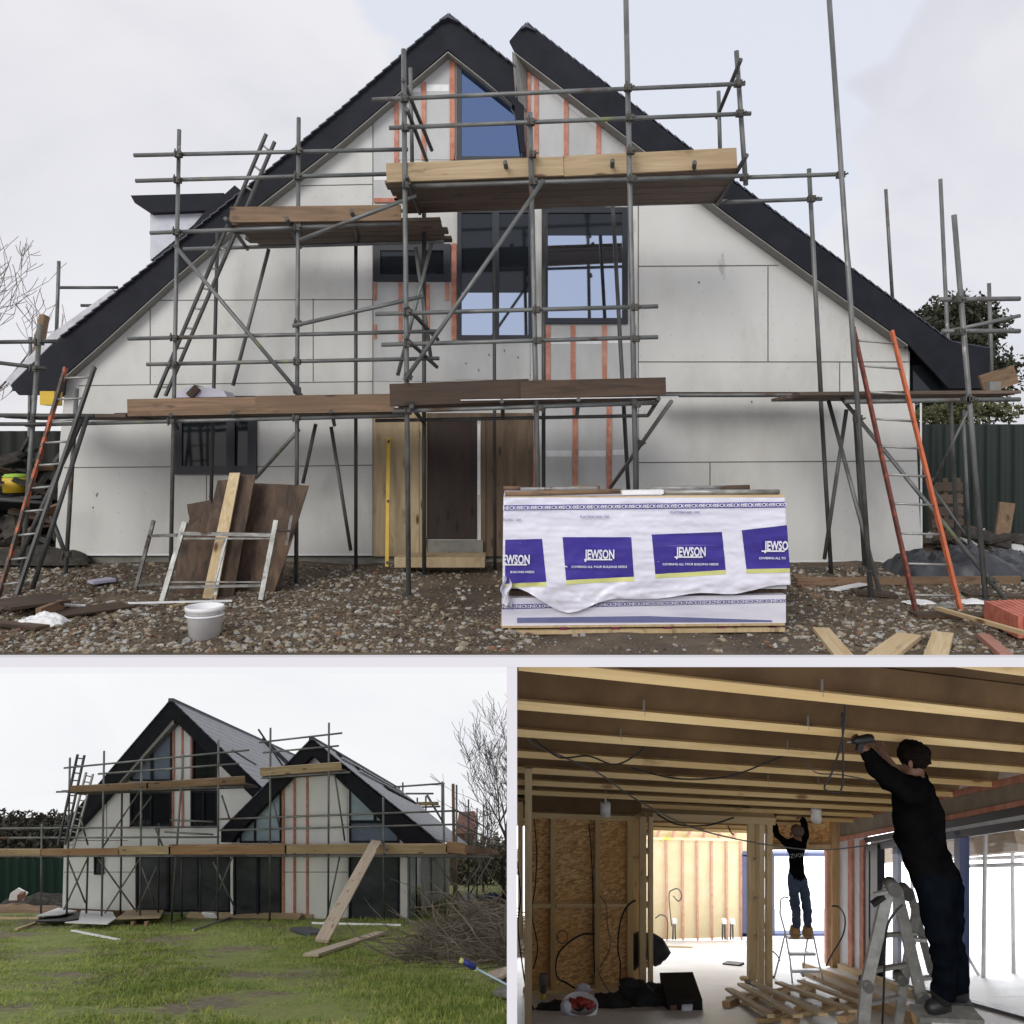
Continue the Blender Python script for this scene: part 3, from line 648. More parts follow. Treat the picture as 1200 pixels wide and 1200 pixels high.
for i in range(nz+1):
    row = []
    for k in range(nx+1):
        u = k/nx; px0 = xl(600)+(xr(600)-xl(600))*u
        yb = hem(u); py = 583+(yb-583)*i/nz
        px = xl(py)+(xr(py)-xl(py))*u
        row.append(W(px, py, PY)+V((0, -wrinkle(u, px, py)-.012-(.03 if i > nz*.85 else .03*i/nz/.85), 0)))
    row = [row[0]+V((.01, 1.15, 0)), row[0]+V((0, .5, 0))]+row+[row[-1]+V((0, .5, 0)), row[-1]+V((-.01, 1.15, 0))]
    G_.append(row)
top = [[p+V((0, .0, .0)) for p in G_[0]], [V((p.x*.995, min(p.y+.6, PY+1.1), p.z+.015)) for p in G_[0]], [V((p.x*.99, PY+1.15, p.z+.01)) for p in G_[0]]]
MB().sheet(G_).sheet(top).build('wrapping', 'wrap', pk)
MB().prism(lay_front([(592, 586), (918, 584), (922, 690), (592, 690)], PY+.02), (0, 1.12, 0)).build('board_stack', 'paper', pk)
def onwrap(px, py, off=.004):
    u = (px-xl(py))/(xr(py)-xl(py)); i = (py-583)/(hem(u)-583)*nz
    return W(px, py, PY)+V((0, -wrinkle(u, px, py)-.012-(.03 if i > nz*.85 else .03*i/nz/.85)-off, 0))
def onpatch(c, name, m, off=.004, nu=26, nv=14):
    (ax, ay), (bx, by), (cx, cy), (dx, dy) = c
    G = []
    for i in range(nv+1):
        v_ = i/nv; row = []
        for k in range(nu+1):
            u = k/nu
            x = (ax+(bx-ax)*u)*(1-v_)+(dx+(cx-dx)*u)*v_; y = (ay+(by-ay)*u)*(1-v_)+(dy+(cy-dy)*u)*v_
            row.append(onwrap(x, y, off))
        G.append(row)
    return MB().sheet(G).build(name, m, pk)
M['print_white'] = plain('white print', (.85, .85, .9), .4)
for q, tx, ty, sc2 in (([(592, 632), (635, 631), (640, 681), (592, 683)], 604, 656, 1), ([(659, 629), (739, 629), (742, 675), (663, 679)], 701, 650, 1),
                       ([(763, 626), (845, 623), (849, 667), (767, 672)], 807, 647, 1), ([(868, 621), (921, 615), (923.5, 665), (873, 666)], 906, 640, 1)):
    onpatch(q, 'printed_panel', 'wrap_blue', .004)
    (a, b_), (c_, d_), (e_, f_), (g_, h_) = q
    onpatch([(g_, h_), (e_, f_), (e_+.3, f_+5), (g_, h_+5)], 'printed_stripe', 'wrap_yellow', .004, 20, 2)
    sz = 11.5*ks
    word = 'JEWSON' if 650 < tx < 850 else ('EWSON' if tx < 650 else 'JEWSO')
    o_ = text(word, W(tx+1, ty-1, PY)+V((0, -.075, 0)), sz*1.28, 'print_white', pk, 'printed_name', bold=.0035, squash=.60, align='CENTER')
    wl_ = {6: 33, 5: 27}[len(word)]
    MB().prism(lay_front(rect(tx-wl_/2, ty+5, tx+wl_/2, ty+6.6), PY-.075), (0, .002, 0)).build('printed_line', 'print_white', pk)
    slog = 'COVERING ALL YOUR BUILDING NEEDS' if 650 < tx < 850 else ('BUILDING NEEDS' if tx < 650 else 'COVERING ALL YO')
    text(slog, W(tx+(8 if tx < 650 else (-4 if tx > 850 else 0)), ty+13, PY)+V((0, -.075, 0)), 3.6*ks, 'print_white', pk, 'printed_slogan', squash=1.0, bold=.0004)
onpatch([(591, 592), (919, 588), (920, 594.5), (591, 598)], 'printed_band', 'print', .003, 90, 2)
for k in range(20):
    text('NECKO', W(599.5+k*16.3, 595-k*.2, PY)+V((0, -.055, 0)), 5.6*ks, 'print_white', pk, 'printed_band_word', bold=.0008, squash=1.05)
text('PLASTERBOARD 1200', W(696, 605, PY)+V((0, -.06, 0)), 3.6*ks, 'print', pk, 'printed_note'); text('PLASTERBOARD 1200', W(801, 600, PY)+V((0, -.06, 0)), 3.6*ks, 'print', pk, 'printed_note'); text('BOARD 1200', W(600, 608.5, PY)+V((0, -.06, 0)), 3.6*ks, 'print', pk, 'printed_note')
# gathered loose corner on the left
crp = MB(); G2 = []
for i in range(16):
    row = []
    for k in range(12):
        u = k/11; v_ = i/15
        row.append(W(588+10*u+2*math.sin(v_*9), 672+34*v_+6*u, PY-.05)+V((0, -.05*math.sin(u*7+v_*5)-.02, 0)))
    G2.append(row)
crp.sheet(G2).build('loose_fold', 'wrap', pk)
lp = thing('plasterboard_pack', W(756, 735, PY), 'low stack of white wrapped boards under the printed pack', 'pack')
MB().prism(lay_front([(588, 701), (921, 697), (921, 730), (588, 734)], PY+.01), (0, 1.15, 0)).build('board_stack', 'wrap', lp)
MB().prism(lay_front([(588, 708.5), (921, 702), (921, 706), (588, 714)], PY+.006), (0, .004, 0)).build('printed_band', 'print', lp)
for k in range(20): text('NECKO', W(597+k*16.6, 711.2-k*.36, PY)+V((0, 0, 0)), 5.0*ks, 'print_white', lp, 'printed_band_word', bold=.0006)
MB().prism(lay_front([(606, 724), (760, 722), (905, 727), (905, 729), (606, 730)], PY+.005), (0, .005, 0)).build('printed_stripe', plain('dull blue print', (.16, .17, .34), .5), lp)
MB().prism(lay_front([(592, 692), (919, 690), (919, 699), (592, 702)], PY+.12), (0, .9, 0)).build('timber_bearer', 'ply_dark', lp)
pa = thing('pallet', W(756, 742, PY), 'pine pallet with plum blocks under the wrapped plasterboard', 'pallet')
MB().prism(lay_front([(586, 739.5), (920, 736), (920, 740.5), (586, 744)], PY-.03), (0, 1.25, 0)).build('bottom_board', 'pine', pa)
MB().prism(lay_front([(588, 734), (920, 730.5), (920, 733), (588, 736)], PY-.01), (0, 1.2, 0)).build('top_board', 'pine', pa)
for x in (660, 721, 783, 845, 906):
    MB().prism(lay_front([(x-4, 735.3), (x+5, 735), (x+5, 740), (x-4, 740.3)], PY-.02), (0, 1.1, 0)).build('block', 'plum', pa)
# tubes and boards lying on top of the pack
for x0, y0, x1, y1, dy, r_, m_, lb in [(592, 579, 728, 575.5, .15, 3.2, 'toe_mid', 'muddy brown pole at the front left on top of the pack'), (776, 577, 913, 576.5, .1, 3.2, 'galv', 'muddy pole at the front right on top of the pack'),
                              (610, 573, 700, 572, .55, 2.2, 'galv', 'thin grey tube behind the brown pole on the pack'), (590, 572, 610, 572, .6, 2.6, 'toe_mid', 'stub of brown pole at the back left of the pack'), (670, 571.5, 703, 571.5, .75, 2.8, 'toe_mid', 'stub of brown pole behind the grey tube'),
                              (757, 572, 850, 571, .7, 2.6, 'galv', 'grey tube at the back right on top of the pack'), (845, 572, 878, 571, .7, 3.4, 'toe_dark', 'dark coupler end of the back right tube')]:
    tag(MB().tube(W(x0, y0, PY+dy), W(x1, y1, PY+dy), r_*ks, 10).build('scaffold_tube', m_), lb, 'tube', 'tubes lying on the plasterboard pack')
tag(MB().beam(W(592, 583.5, PY+.05), W(918, 581, PY+.05), .1, .02).build('timber_lath', 'pine'), 'long pine lath along the front edge on top of the pack', 'lath')
tag(MB().beam(W(728, 577, PY+.1), W(776, 576, PY+.1), .15, .04).build('polythene_roll', 'white_plastic'), 'white polythene scrap between the poles on the pack', 'scrap')

# ------------------------------------------------------------ right-hand ground clutter
gplank('timber_board', 936, 677, 958, 704, .17, .04, 'toe_mid', 'brown plank lying at an angle right of the pack', z=.01)
gplank('timber_board', 934, 686, 1195, 684, .05, .10, 'toe_mid', 'long timber rail lying along the foot of the right wall', z=.0)
gplank('timber_board', 978, 694, 1012, 687, .12, .02, 'white_plastic', 'white painted strip on the rubble near the standard', 'strip', .02)
gplank('scaffold_board', 1000, 695, 1050, 699, .25, .035, 'toe_dark', 'dark sole board under the two right standards', z=.0)
gplank('scaffold_board', 1130, 698, 1200, 701, .22, .035, 'toe_dark', 'dark sole board under the corner standard at the right', z=.0)
gplank('scaffold_board', 1070, 722, 1200, 724, .20, .035, 'toe_dark', 'dark sole board under the feet of the tall orange ladder', z=.0)
gplank('timber_board', 962, 742, 1003, 792, .15, .035, 'pine', 'short pale plank at the bottom, left one of the three', z=.02)
gplank('timber_board', 1066, 750, 1030, 778, .20, .04, 'pine', 'wide pale plank at the bottom, middle one of the three', z=.02)
gplank('timber_board', 1105, 748, 1096, 778, .17, .04, 'pine', 'wide pale plank at the bottom, right one of the three', z=.02)
gplank('timber_batten', 1099, 724, 1205, 765, .05, .035, 'pine', 'long pale batten crossing the orange fencing bundle', 'batten', .08, z1=.14)
gplank('plastic_strip', 1155, 712, 1173, 729, .035, .01, 'white_plastic', 'twisted white strip near the orange fencing bundle', 'strip', .05)
M['mesh_orange'] = mat('orange clay blocks', [(.3, (.40, .10, .06)), (.7, (.62, .20, .14))], 12, .7)
rb = thing('barrier_bundle', gp(1180, 760), 'bundle of ribbed orange-red plastic pipes strapped at the right edge', 'bundle')
for k in range(7):
    a = gp(1156+k*6.5, 731-k*.3); b_ = gp(1196+k*6.5, 752); a.z += .13; b_.z += .13
    MB().beam(a, b_, .042, .2).build('pipe', 'mesh_orange', rb)
gplank('timber_board', 1152, 750, 1180, 775, .10, .05, plain('pink timber', (.42, .20, .15), .8), 'pink timber offcut under the orange pipe bundle', z=.01)
for k, (x, y, w_, s_) in enumerate([(1078, 707, .16, 1), (1105, 712, .2, 2), (1140, 706, .15, 3)]):
    crumple('plaster_offcut', x, y, w_, .1, .05, 'white_plastic' if k != 1 else 'soffit', ['flat white scrap left of the ladder foot', 'grey cardboard scrap between the ladder feet', 'white paper scrap right of the ladder'][k], 'scrap', s_+3)
M['tarp'] = mat('grey tarpaulin', [(.3, (.018, .019, .024)), (.7, (.055, .058, .07))], 5, .4)
# green hoarding fence on the right, small pallet, tarpaulin
M['green'] = mat('dark green sheet fence', [(.3, (.004, .011, .008)), (.7, (.009, .021, .016))], (9, 9, .4), .6)
fn = thing('fence', W(1140, 640, 16), 'dark green corrugated sheet fence behind the right end of the house', 'fence')
z0, z1 = W(0, 640, 16).z, W(0, 497, 16).z
G_ = [[V((x, 16+.04*math.sin(x*22)+(x-8)*.02, z)) for x in np.linspace(7.5, 26, 500)] for z in (z0-.3, z1)]
MB().sheet(G_).build('sheet', 'green', fn)
for x in (8.2, 9.8, 11.4, 13): MB().box(x-.04, 16.08, z0-.3, x+.04, 16.2, z1+.03).build('post', 'steel_dark', fn)
fl = thing('fence', W(20, 640, 15), 'dark sheet fence behind the clutter at the left edge', 'fence')
G_ = [[V((-x, 15+.04*math.sin(x*22), z)) for x in np.linspace(8.2, 24, 400)] for z in (z0-.3, W(0, 505, 15).z)]
MB().sheet(G_).build('sheet', plain('dark hoarding', (.02, .022, .018), .8), fl)
def pallet(p, w_, h_, d_, label, m_='toe_mid', tilt=0):
    t = thing('pallet', p, label, 'pallet')
    for k in range(5): MB().beam(p+V((0, k*.01, .06+k*h_/5)), p+V((w_, k*.01, .06+k*h_/5)), .02, h_/7, V((0, 0, 1))).build('slat', m_, t)
    for k in range(3): MB().beam(p+V((.05+k*(w_-.1)/2, .06, 0)), p+V((.05+k*(w_-.1)/2, .12, h_)), .08, .08, V((0, 1, 0))).build('bearer', m_, t)
    return t
pallet(W(1092, 632, 13.4), .55, 1.05, .1, 'weathered pallet standing on end against the green fence', 'deckwood')
lean('timber_board', [(1172, 588), (1190, 590), (1180, 650), (1165, 646)], 13, .3, .05, 'toe_mid', 'brown timber leaning by the fence at the right edge', 'timber')
crumple('tarpaulin', 1112, 672, .75, .5, .5, 'tarp', 'grey tarpaulin heap behind the tall orange ladder', 'tarpaulin', 2)
crumple('tarpaulin', 1180, 670, .65, .5, .36, 'tarp', 'dark tarpaulin heap at the right edge by the corner standard', 'tarpaulin', 6)
def junk(name, p, sx, sy, sz, n, mats_, label, seed, smin=.15, smax=.9):
    random.seed(seed); mb_ = MB()
    for k in range(n):
        u, v_ = random.uniform(-1, 1), random.uniform(-1, 1); h_ = max(0, 1-u*u)*max(.15, 1-v_*v_)*sz*random.random()
        c = p+V((u*sx, v_*sy, h_)); a = random.uniform(0, 3.14); L = random.uniform(smin, smax)*.5
        d = V((math.cos(a), math.sin(a)*.6, random.gauss(0, .3)))*L
        mb_.beam(c-d, c+d, random.uniform(.03, .3), random.uniform(.012, .08), V((random.gauss(0, .4), random.gauss(0, .4), 1)), mi=random.randrange(len(mats_)))
    return tag(mb_.build(name, mats_), label, 'heap')
M['debris'] = mat('dark debris', [(.3, (.012, .011, .009)), (.5, (.035, .030, .024)), (.75, (.12, .10, .08))], 7, .9, detail=8, nrough=.8)
junk('debris_heap', W(1150, 666, 13.2), 1.6, .8, .8, 130, ['debris', 'toe_dark', 'debris', 'ply_dark', 'tarp', 'toe_mid', 'board2'], 'dark heap of broken timber and rubbish below the green fence', 8)
# left clutter
M['leaf_d0'] = plain('dark green sheet', (.03, .05, .02), .8)
M['hivis'] = plain('hi-vis yellow green', (.35, .55, .06), .6)
crumple('soil_heap', 34, 655, 1.1, .7, .35, 'debris', 'dark low heap of soil behind the left ladder', 'heap', 3)
junk('debris_heap', W(24, 650, 12.6), 1.3, .9, 1.7, 200, ['debris', 'toe_dark', 'debris', 'ply_dark', 'black', 'toe_mid', 'debris', 'steel_dark', 'leaf_d0'], 'tall dark heap of broken timber, pipes and rubbish at the left edge', 18, .3, 1.5)
tk = thing('plastic_drum', W(20, 600, 12.2), 'yellow plastic drum with a green lid among the clutter at the left', 'drum')
MB().lathe(W(18, 577, 12.2), [(0, 0), (.17, 0), (.18, .22), (.16, .23)], 20).build('tub', 'yellow', tk); MB().lathe(W(18, 560, 12.2), [(.16, 0), (.18, .02), (.14, .06), (0, .07)], 20).build('lid', 'hivis', tk)
tag(MB().beam(W(-5, 640, 11.9), W(70, 642, 11.9), .6, .04).build('timber_board', 'toe_mid'), 'board laid across the clutter at the left', 'board')
crumple('rubble_sack', 44, 640, .2, .2, .5, 'hivis', 'bright green sack standing behind the ladder at the left', 'sack', 5, .25)
crumple('rubble_sack', 40, 650, .28, .2, .28, 'white_plastic', 'white sack slumped behind the ladder at the left', 'sack', 9, .15)
tag(MB().beam(W(60, 475, 11), W(60, 459, 11), .2, .2).build('paint_tub', 'yellow'), 'yellow paint tub on the left scaffold deck', 'tub')
tag(MB().beam(W(226, 465, 10.6), W(236, 455, 10.6), .3, .1).build('brick_offcut', 'toe_dark'), 'dark offcut lying on the lower left deck', 'offcut')
o_ = MB(); o_.prism([W(x, y, 10.5) for x, y in [(205, 463), (222, 452), (245, 454), (262, 458), (266, 465), (205, 466)]], (0, .35, 0))
tag(o_.build('insulation_offcut', plain('pale insulation', (.62, .60, .68), .8)), 'pale lilac insulation offcuts heaped on the lower left deck', 'offcut')

# ------------------------------------------------------------ trees
def branch(mb, p, d, L, r, lvl, spread=.5, up=.15, nseg=5, kids=(3, 5), minr=.004):
    pts = [p]; rr = [r]; dd = d.normalized()
    for k in range(nseg):
        dd = (dd+V((random.gauss(0, .09), random.gauss(0, .09), random.gauss(0, .06)+up*.15))).normalized()
        pts.append(pts[-1]+dd*L/nseg); rr.append(max(minr, r*(1-.72*(k+1)/nseg)))
    mb.path(pts, rr, 6 if lvl < 2 else 3, cap=False)
    tips = [pts[-1]]
    if lvl > 0:
        for _ in range(random.randint(*kids)):
            i = random.randint(max(1, nseg//3), nseg); q = pts[i]
            a = V((random.gauss(0, 1), random.gauss(0, 1), random.gauss(.25, .5))).normalized()
            tips += branch(mb, q, (dd*(1-spread)+a*spread), L*random.uniform(.45, .7), rr[i]*.62, lvl-1, spread, up, nseg, kids, minr)
    return tips
M['bark'] = mat('bark', [(.3, (.055, .045, .036)), (.7, (.13, .11, .09))], 14, .9)
M['twig'] = mat('winter twigs', [(.3, (.15, .13, .12)), (.7, (.28, .25, .23))], 14, .9)
def bare_tree(name, base, H_, r, label, depth=4, spread=.5, seed=1, minr=.006, grp=None, kids=(3, 5), clip=None):
    random.seed(seed); t = thing(name, base, label, 'tree', grp)
    tr = MB(); n = 7; pts = [base+V((random.gauss(0, .02)*H_*k/n, 0, H_*.45*k/n)) for k in range(n+1)]
    tr.path(pts, [r*(1-.5*k/n) for k in range(n+1)], 9); tr.build('trunk', 'bark', t)
    cr = MB()
    for k in range(8):
        q = pts[random.randint(3, n)]
        a = random.uniform(0, 6.28); branch(cr, q, V((math.cos(a)*.6, math.sin(a)*.6, random.uniform(.6, 1.3))), H_*random.uniform(.3, .45), r*.45, depth, spread, .3, 5, kids, minr)
    cr.build('crown', 'twig', t, clip=clip); return t
bare_tree('bare_tree', V((W(-60, 0, 26).x, 26, -.2)), 9.2, .16, 'leafless tree beyond the left end of the scaffold', 3, .5, 11, .010)
# conifer on the right
def leafy(name, base, blobs, leaf, n, m_, label, trunk_h, tr_r=.15, seed=2, grp=None):
    random.seed(seed); rng = np.random.default_rng(seed); t = thing(name, base, label, 'tree', grp)
    T_ = MB(); T_.path([base, base+V((.1, 0, trunk_h*.5)), base+V((0, .1, trunk_h))], [tr_r, tr_r*.8, tr_r*.5], 8); top_ = base+V((0, .1, trunk_h))
    for c, r_ in blobs: T_.path([top_+V((0, 0, -trunk_h*.3)), (top_+V(c))/2+V((0, 0, .1)), V(c)], [tr_r*.5, tr_r*.3, tr_r*.08], 5, cap=False)
    T_.build('trunk', 'bark', t)
    tot = sum(r_[0]*r_[1]*r_[2] for _, r_ in blobs); vs = []
    for c, r_ in blobs:
        k = int(n*r_[0]*r_[1]*r_[2]/tot)
        d = rng.normal(size=(k, 3)); d /= np.linalg.norm(d, axis=1)[:, None]
        rad = rng.random((k, 1))**.45*(1+.25*np.sin(d[:, :1]*7+d[:, 2:]*9))
        c_ = np.array(c)+d*rad*np.array(r_)
        for s in (0, 1, 2): pass
        e1 = rng.normal(size=(k, 3)); e1 /= np.linalg.norm(e1, axis=1)[:, None]; e2 = np.cross(e1, rng.normal(size=(k, 3))); e2 /= np.linalg.norm(e2, axis=1)[:, None]
        sz = leaf*rng.uniform(.5, 1.4, (k, 1))
        vs.append(np.stack([c_-e1*sz, c_+e2*sz*.45, c_+e1*sz, c_-e2*sz*.45], 1).reshape(-1, 3))
    vs = np.concatenate(vs); k = len(vs)//4
    me = bpy.data.meshes.new('crown'); me.from_pydata((vs-np.array(base)).tolist(), [], np.arange(k*4).reshape(-1, 4).tolist()); me.materials.append(M[m_])
    o = bpy.data.objects.new('crown', me); COL.objects.link(o); o.parent = t; return t
M['leaf_dark'] = mat('dark evergreen leaves', [(.3, (.018, .022, .012)), (.7, (.055, .060, .030))], 4, .8)
M['leaf_olive'] = mat('olive leaves', [(.3, (.05, .055, .02)), (.7, (.12, .12, .045))], 4, .8)
Yt = 24
leafy('evergreen_tree', V((W(1120, 0, Yt).x, Yt, -.3)), [(W(1097, 380, Yt), (.75, 1, .5)), (W(1122, 366, Yt), (.9, 1.1, .55)), (W(1146, 384, Yt), (.7, 1, .6)), (W(1112, 405, Yt), (1.1, 1.3, .7)), (W(1150, 440, Yt), (.9, 1.2, .9)), (W(1105, 470, Yt), (1.0, 1, .8))],
      .10, 15000, 'leaf_dark', 'dark rounded evergreen tree behind the right corner of the house', 3.5, .18, 3)
leafy('shrub', V((W(1160, 0, 20).x, 20, -.3)), [(W(1110, 488, 20), (1.1, .6, .35)), (W(1160, 482, 20), (1.0, .6, .3))], .07, 1800, 'leaf_olive', 'thin olive hedge growing above the green fence at the right', 2.0, .05, 4)
# ============================================================ terrace edge and the two lower bays
m, nt, b = newmat('white render'); b.inputs['Base Color'].default_value = (.66, .65, .67, 1); b.inputs['Roughness'].default_value = .9; M['render'] = m
YD = 3.4
z0, z1 = W(0, 781.7, YD).z, W(0, 770.3, YD).z
struct(MB().box(-5, YD, z0, 5, YD+.04, z1), 'terrace_edge_beam', 'render')
def sl(py, Y): return W(0, py, Y).z
sb = MB(); sb.prism([V((-9, YD+.04, sl(779.5, YD+.04))), V((-9, YD+.04, sl(773, YD+.04))), V((-9, 6.5, sl(776, 6.5))), V((-9, 6.9, sl(779.8, 6.9)))], (18, 0, 0))
struct(sb, 'terrace_slab', 'render')
dw = MB(); dw.prism([V((-.0223, YD+.003, z0-.0)), V((-.0223, 6.6, sl(783, 6.6))), V((-.0223, 7.5, -.42)), V((-.0223, 61, -.5)), V((-.0223, 61, -60)), V((-.0223, 20, -30)), V((-.0223, YD+.003, -4))], (.0446, 0, 0))
struct(dw, 'dividing_wall', 'render')
# overcast sky over the lower bays: a canopy that curves down to the horizon
m, nt, b = newmat('overcast sky'); b.inputs['Base Color'].default_value = (0, 0, 0, 1); b.inputs['Roughness'].default_value = 1; b.inputs['Specular IOR Level'].default_value = 0
f = noisef(nt, coords(nt, 'pos', (.05, .05, .10)), 1, 6, .55, .5)
nt.links.new(ramp(nt, f, [(.3, (.74, .755, .80)), (.5, (.80, .81, .83)), (.7, (.84, .845, .86))]), b.inputs['Emission Color']); b.inputs['Emission Strength'].default_value = 1.14
M['sky'] = m
m2x = m.copy(); m2x.node_tree.nodes['Principled BSDF'].inputs['Emission Strength'].default_value = 5.5; M['sky_bright'] = m2x
prof = [(6.95, -.37), (12, -.40), (25, -.45), (48, -.5), (56, -1.5), (61, -4.5), (63, -10), (63.5, -30), (63.5, -70)]
struct(MB().sheet([[V((x, y, z)) for x in np.linspace(-75, 0, 6)] for y, z in prof]), 'sky', 'sky')
struct(MB().sheet([[V((x, y, z)) for x in np.linspace(0, 75, 6)] for y, z in prof]), 'sky', 'sky_bright')

# ============================================================ GARDEN (lower left bay, a lawn falling away from the viewer)
HG = 1003.0; CG = 1764.0
DG = V((.005, 1, -.517))
def yg(py): return CG/(py-HG)
def G(px, py, lift=0):
    p = W(px, py, yg(py)); p.z += lift; return p
def gzg(x, y): return EZ-(HG-HY)/FOC*y-CG/FOC+.06*fbm(x*.35, y*.35, 30)
def gdrop(p, lift=0): return V((p.x, p.y, gzg(p.x, p.y)+lift))
m, nt, b = newmat('lawn')
f1 = noisef(nt, coords(nt, 'pos', (.42, .60, .3)), 1, 5, .6, .5); f2 = noisef(nt, coords(nt, 'pos', 9), 1, 5, .7); f3 = noisef(nt, coords(nt, 'pos', (.25, .3, .2)), 1, 3)
gr = ramp(nt, f2, [(.3, (.10, .13, .03)), (.5, (.20, .24, .055)), (.7, (.33, .32, .12))])
gr = mixc(nt, ramp(nt, f3, [(.45, (0, 0, 0)), (.65, (.6,)*3)]), gr, (.24, .26, .08))
br = ramp(nt, f2, [(.3, (.10, .085, .05)), (.7, (.27, .22, .15))])
c = mixc(nt, ramp(nt, f1, [(.50, (0, 0, 0)), (.58, (1, 1, 1))]), gr, br)
nt.links.new(c, b.inputs['Base Color']); b.inputs['Roughness'].default_value = .95; bump(nt, b, f2, .8, .05); M['lawn'] = m
xs = np.concatenate([np.linspace(-60, -16, 14)[:-1], np.linspace(-16, -.03, 110)]); ys = np.concatenate([np.linspace(6, 28, 120), np.linspace(28, 64, 24)[1:]])
g = MB(); g.sheet([[V((x, y, gzg(x, y))) for x in xs] for y in ys]); struct(g, 'lawn', 'lawn')
rng = np.random.default_rng(8); n = 120000
yy = 8.4*(25.5/8.4)**rng.random(n); xx = -yy*rng.uniform(0.0, .66, n)
keep = np.array([fbm(x*.42, y*.55, 3)+.35*fbm(x*2, y*2, 8) < -.06+.42*r_ for x, y, r_ in zip(xx, yy, rng.random(n))]); xx, yy = xx[keep], yy[keep]; n = len(xx)
zz = np.array([gzg(x, y) for x, y in zip(xx, yy)])
a = rng.uniform(0, 6.28, n); h = rng.uniform(.02, .055, n)*(1+.5*np.sin(xx*1.7+yy*.9)); w_ = rng.uniform(.006, .014, n); le = rng.normal(0, .035, (n, 2))
B0 = np.stack([xx-np.cos(a)*w_, yy-np.sin(a)*w_, zz-.01], 1); B1_ = np.stack([xx+np.cos(a)*w_, yy+np.sin(a)*w_, zz-.01], 1); T_ = np.stack([xx+le[:, 0], yy+le[:, 1], zz+h], 1)
me = bpy.data.meshes.new('grass'); me.from_pydata(np.stack([B0, B1_, T_], 1).reshape(-1, 3).tolist(), [], np.arange(n*3).reshape(-1, 3).tolist())
M['grass'] = mat('grass blades', [(.3, (.10, .15, .026)), (.46, (.20, .27, .050)), (.56, (.32, .36, .09)), (.7, (.50, .44, .17))], (1.4, 1.4, 1.4), .8, detail=8, nrough=.8)
me.materials.append(M['grass']); o = bpy.data.objects.new('grass', me); COL.objects.link(o); tag(o, 'short rough grass of the lawn', 'grass', kind='stuff')

# ------------------------------------------------------------ house from the garden
YA, YB = 25.5, 24.0
M['slate_roof'], nt, b = newmat('slate roof')
bt = nt.nodes.new('ShaderNodeTexBrick'); bt.inputs['Scale'].default_value = 1; bt.offset = .5
bt.inputs['Brick Width'].default_value = .34; bt.inputs['Row Height'].default_value = .30; bt.inputs['Mortar Size'].default_value = .03
bt.inputs['Color1'].default_value = (.09, .095, .135, 1); bt.inputs['Color2'].default_value = (.155, .165, .22, 1); bt.inputs['Mortar'].default_value = (.025, .026, .035, 1)
nt.links.new(coords(nt, 'lc', 1), bt.inputs['Vector']); nt.links.new(bt.outputs['Color'], b.inputs['Base Color']); b.inputs['Roughness'].default_value = .42
bump(nt, b, bt.outputs['Fac'], -.4, .02)
GH = thing('house', G(300, 1078), 'twin-gabled slate-roofed house standing beyond the lawn', 'house')
M['wallg'] = mat('render board', [(.3, (.68, .68, .66)), (.7, (.82, .82, .81))], (.8, .8, .4), .85)
def pg(pts, Y, ext, name, m_, par=GH): return MB().prism([W(x, y, Y) for x, y in pts], ext if hasattr(ext, '__len__') else DG*ext).build(name, m_, par)
pg([(73, 1066), (75, 990), (128, 927), (203, 842), (318, 955), (318, 1075), (270, 1075)], YA, 13, 'wall', 'wallg')
pg([(270, 1079), (270, 985), (365, 884), (468, 982), (478, 998), (478, 1082)], YB, 15, 'wall', 'wallg')
pg([(72, 1076), (72, 1064), (165, 1068), (165, 1076)], YA-.04, .3, 'plinth', 'toe_mid')
# barge boards
pg([(200, 820), (321, 938), (318, 956), (203, 843), (131, 926), (76, 986), (60, 986), (117, 917)], YA-.35, .35, 'barge_board', 'char')
pg([(203, 843), (131, 926), (133, 927), (204, 848)], YA-.34, .34, 'soffit', 'soffit')
pg([(365, 867), (497, 976), (510, 986), (475, 990), (372, 889), (365, 886), (277, 978), (272, 987), (259, 987), (259, 974)], YB-.35, .35, 'barge_board', 'char')
def slope(p, q, Y, L, th=.05, name='roof'):
    a_, b_ = W(*p, Y), W(*q, Y); mb_ = MB(); e = DG*L; u = (b_-a_).length; up_ = V((0, 0, .04))
    mb_.add([a_+up_, b_+up_, b_+e+up_, a_+e+up_, a_, b_, b_+e, a_+e], [(0, 1, 2, 3), (4, 7, 6, 5), (0, 4, 5, 1), (1, 5, 6, 2), (2, 6, 7, 3), (3, 7, 4, 0)],
            [V((0, 0, 0)), V((0, u, 0)), V((L, u, 0)), V((L, 0, 0)), V((0, 0, .1)), V((0, u, .1)), V((L, u, .1)), V((L, 0, .1))])
    return mb_.build(name, 'slate_roof', GH)
slope((200, 820), (322, 938), YA-.4, 14); slope((200, 820), (60, 984), YA-.4, 14)
slope((365, 866), (512, 985), YB-.4, 17.5); slope((365, 866), (259, 973), YB-.4, 12)
MB().beam(W(200, 820, YA-.42), W(200, 820, YA-.42)+DG*14, .16, .10).build('ridge_tile', 'slate', GH)
MB().beam(W(365, 865.5, YB-.42), W(365, 865.5, YB-.42)+DG*17.5, .16, .08).build('ridge_tile', 'slate', GH)
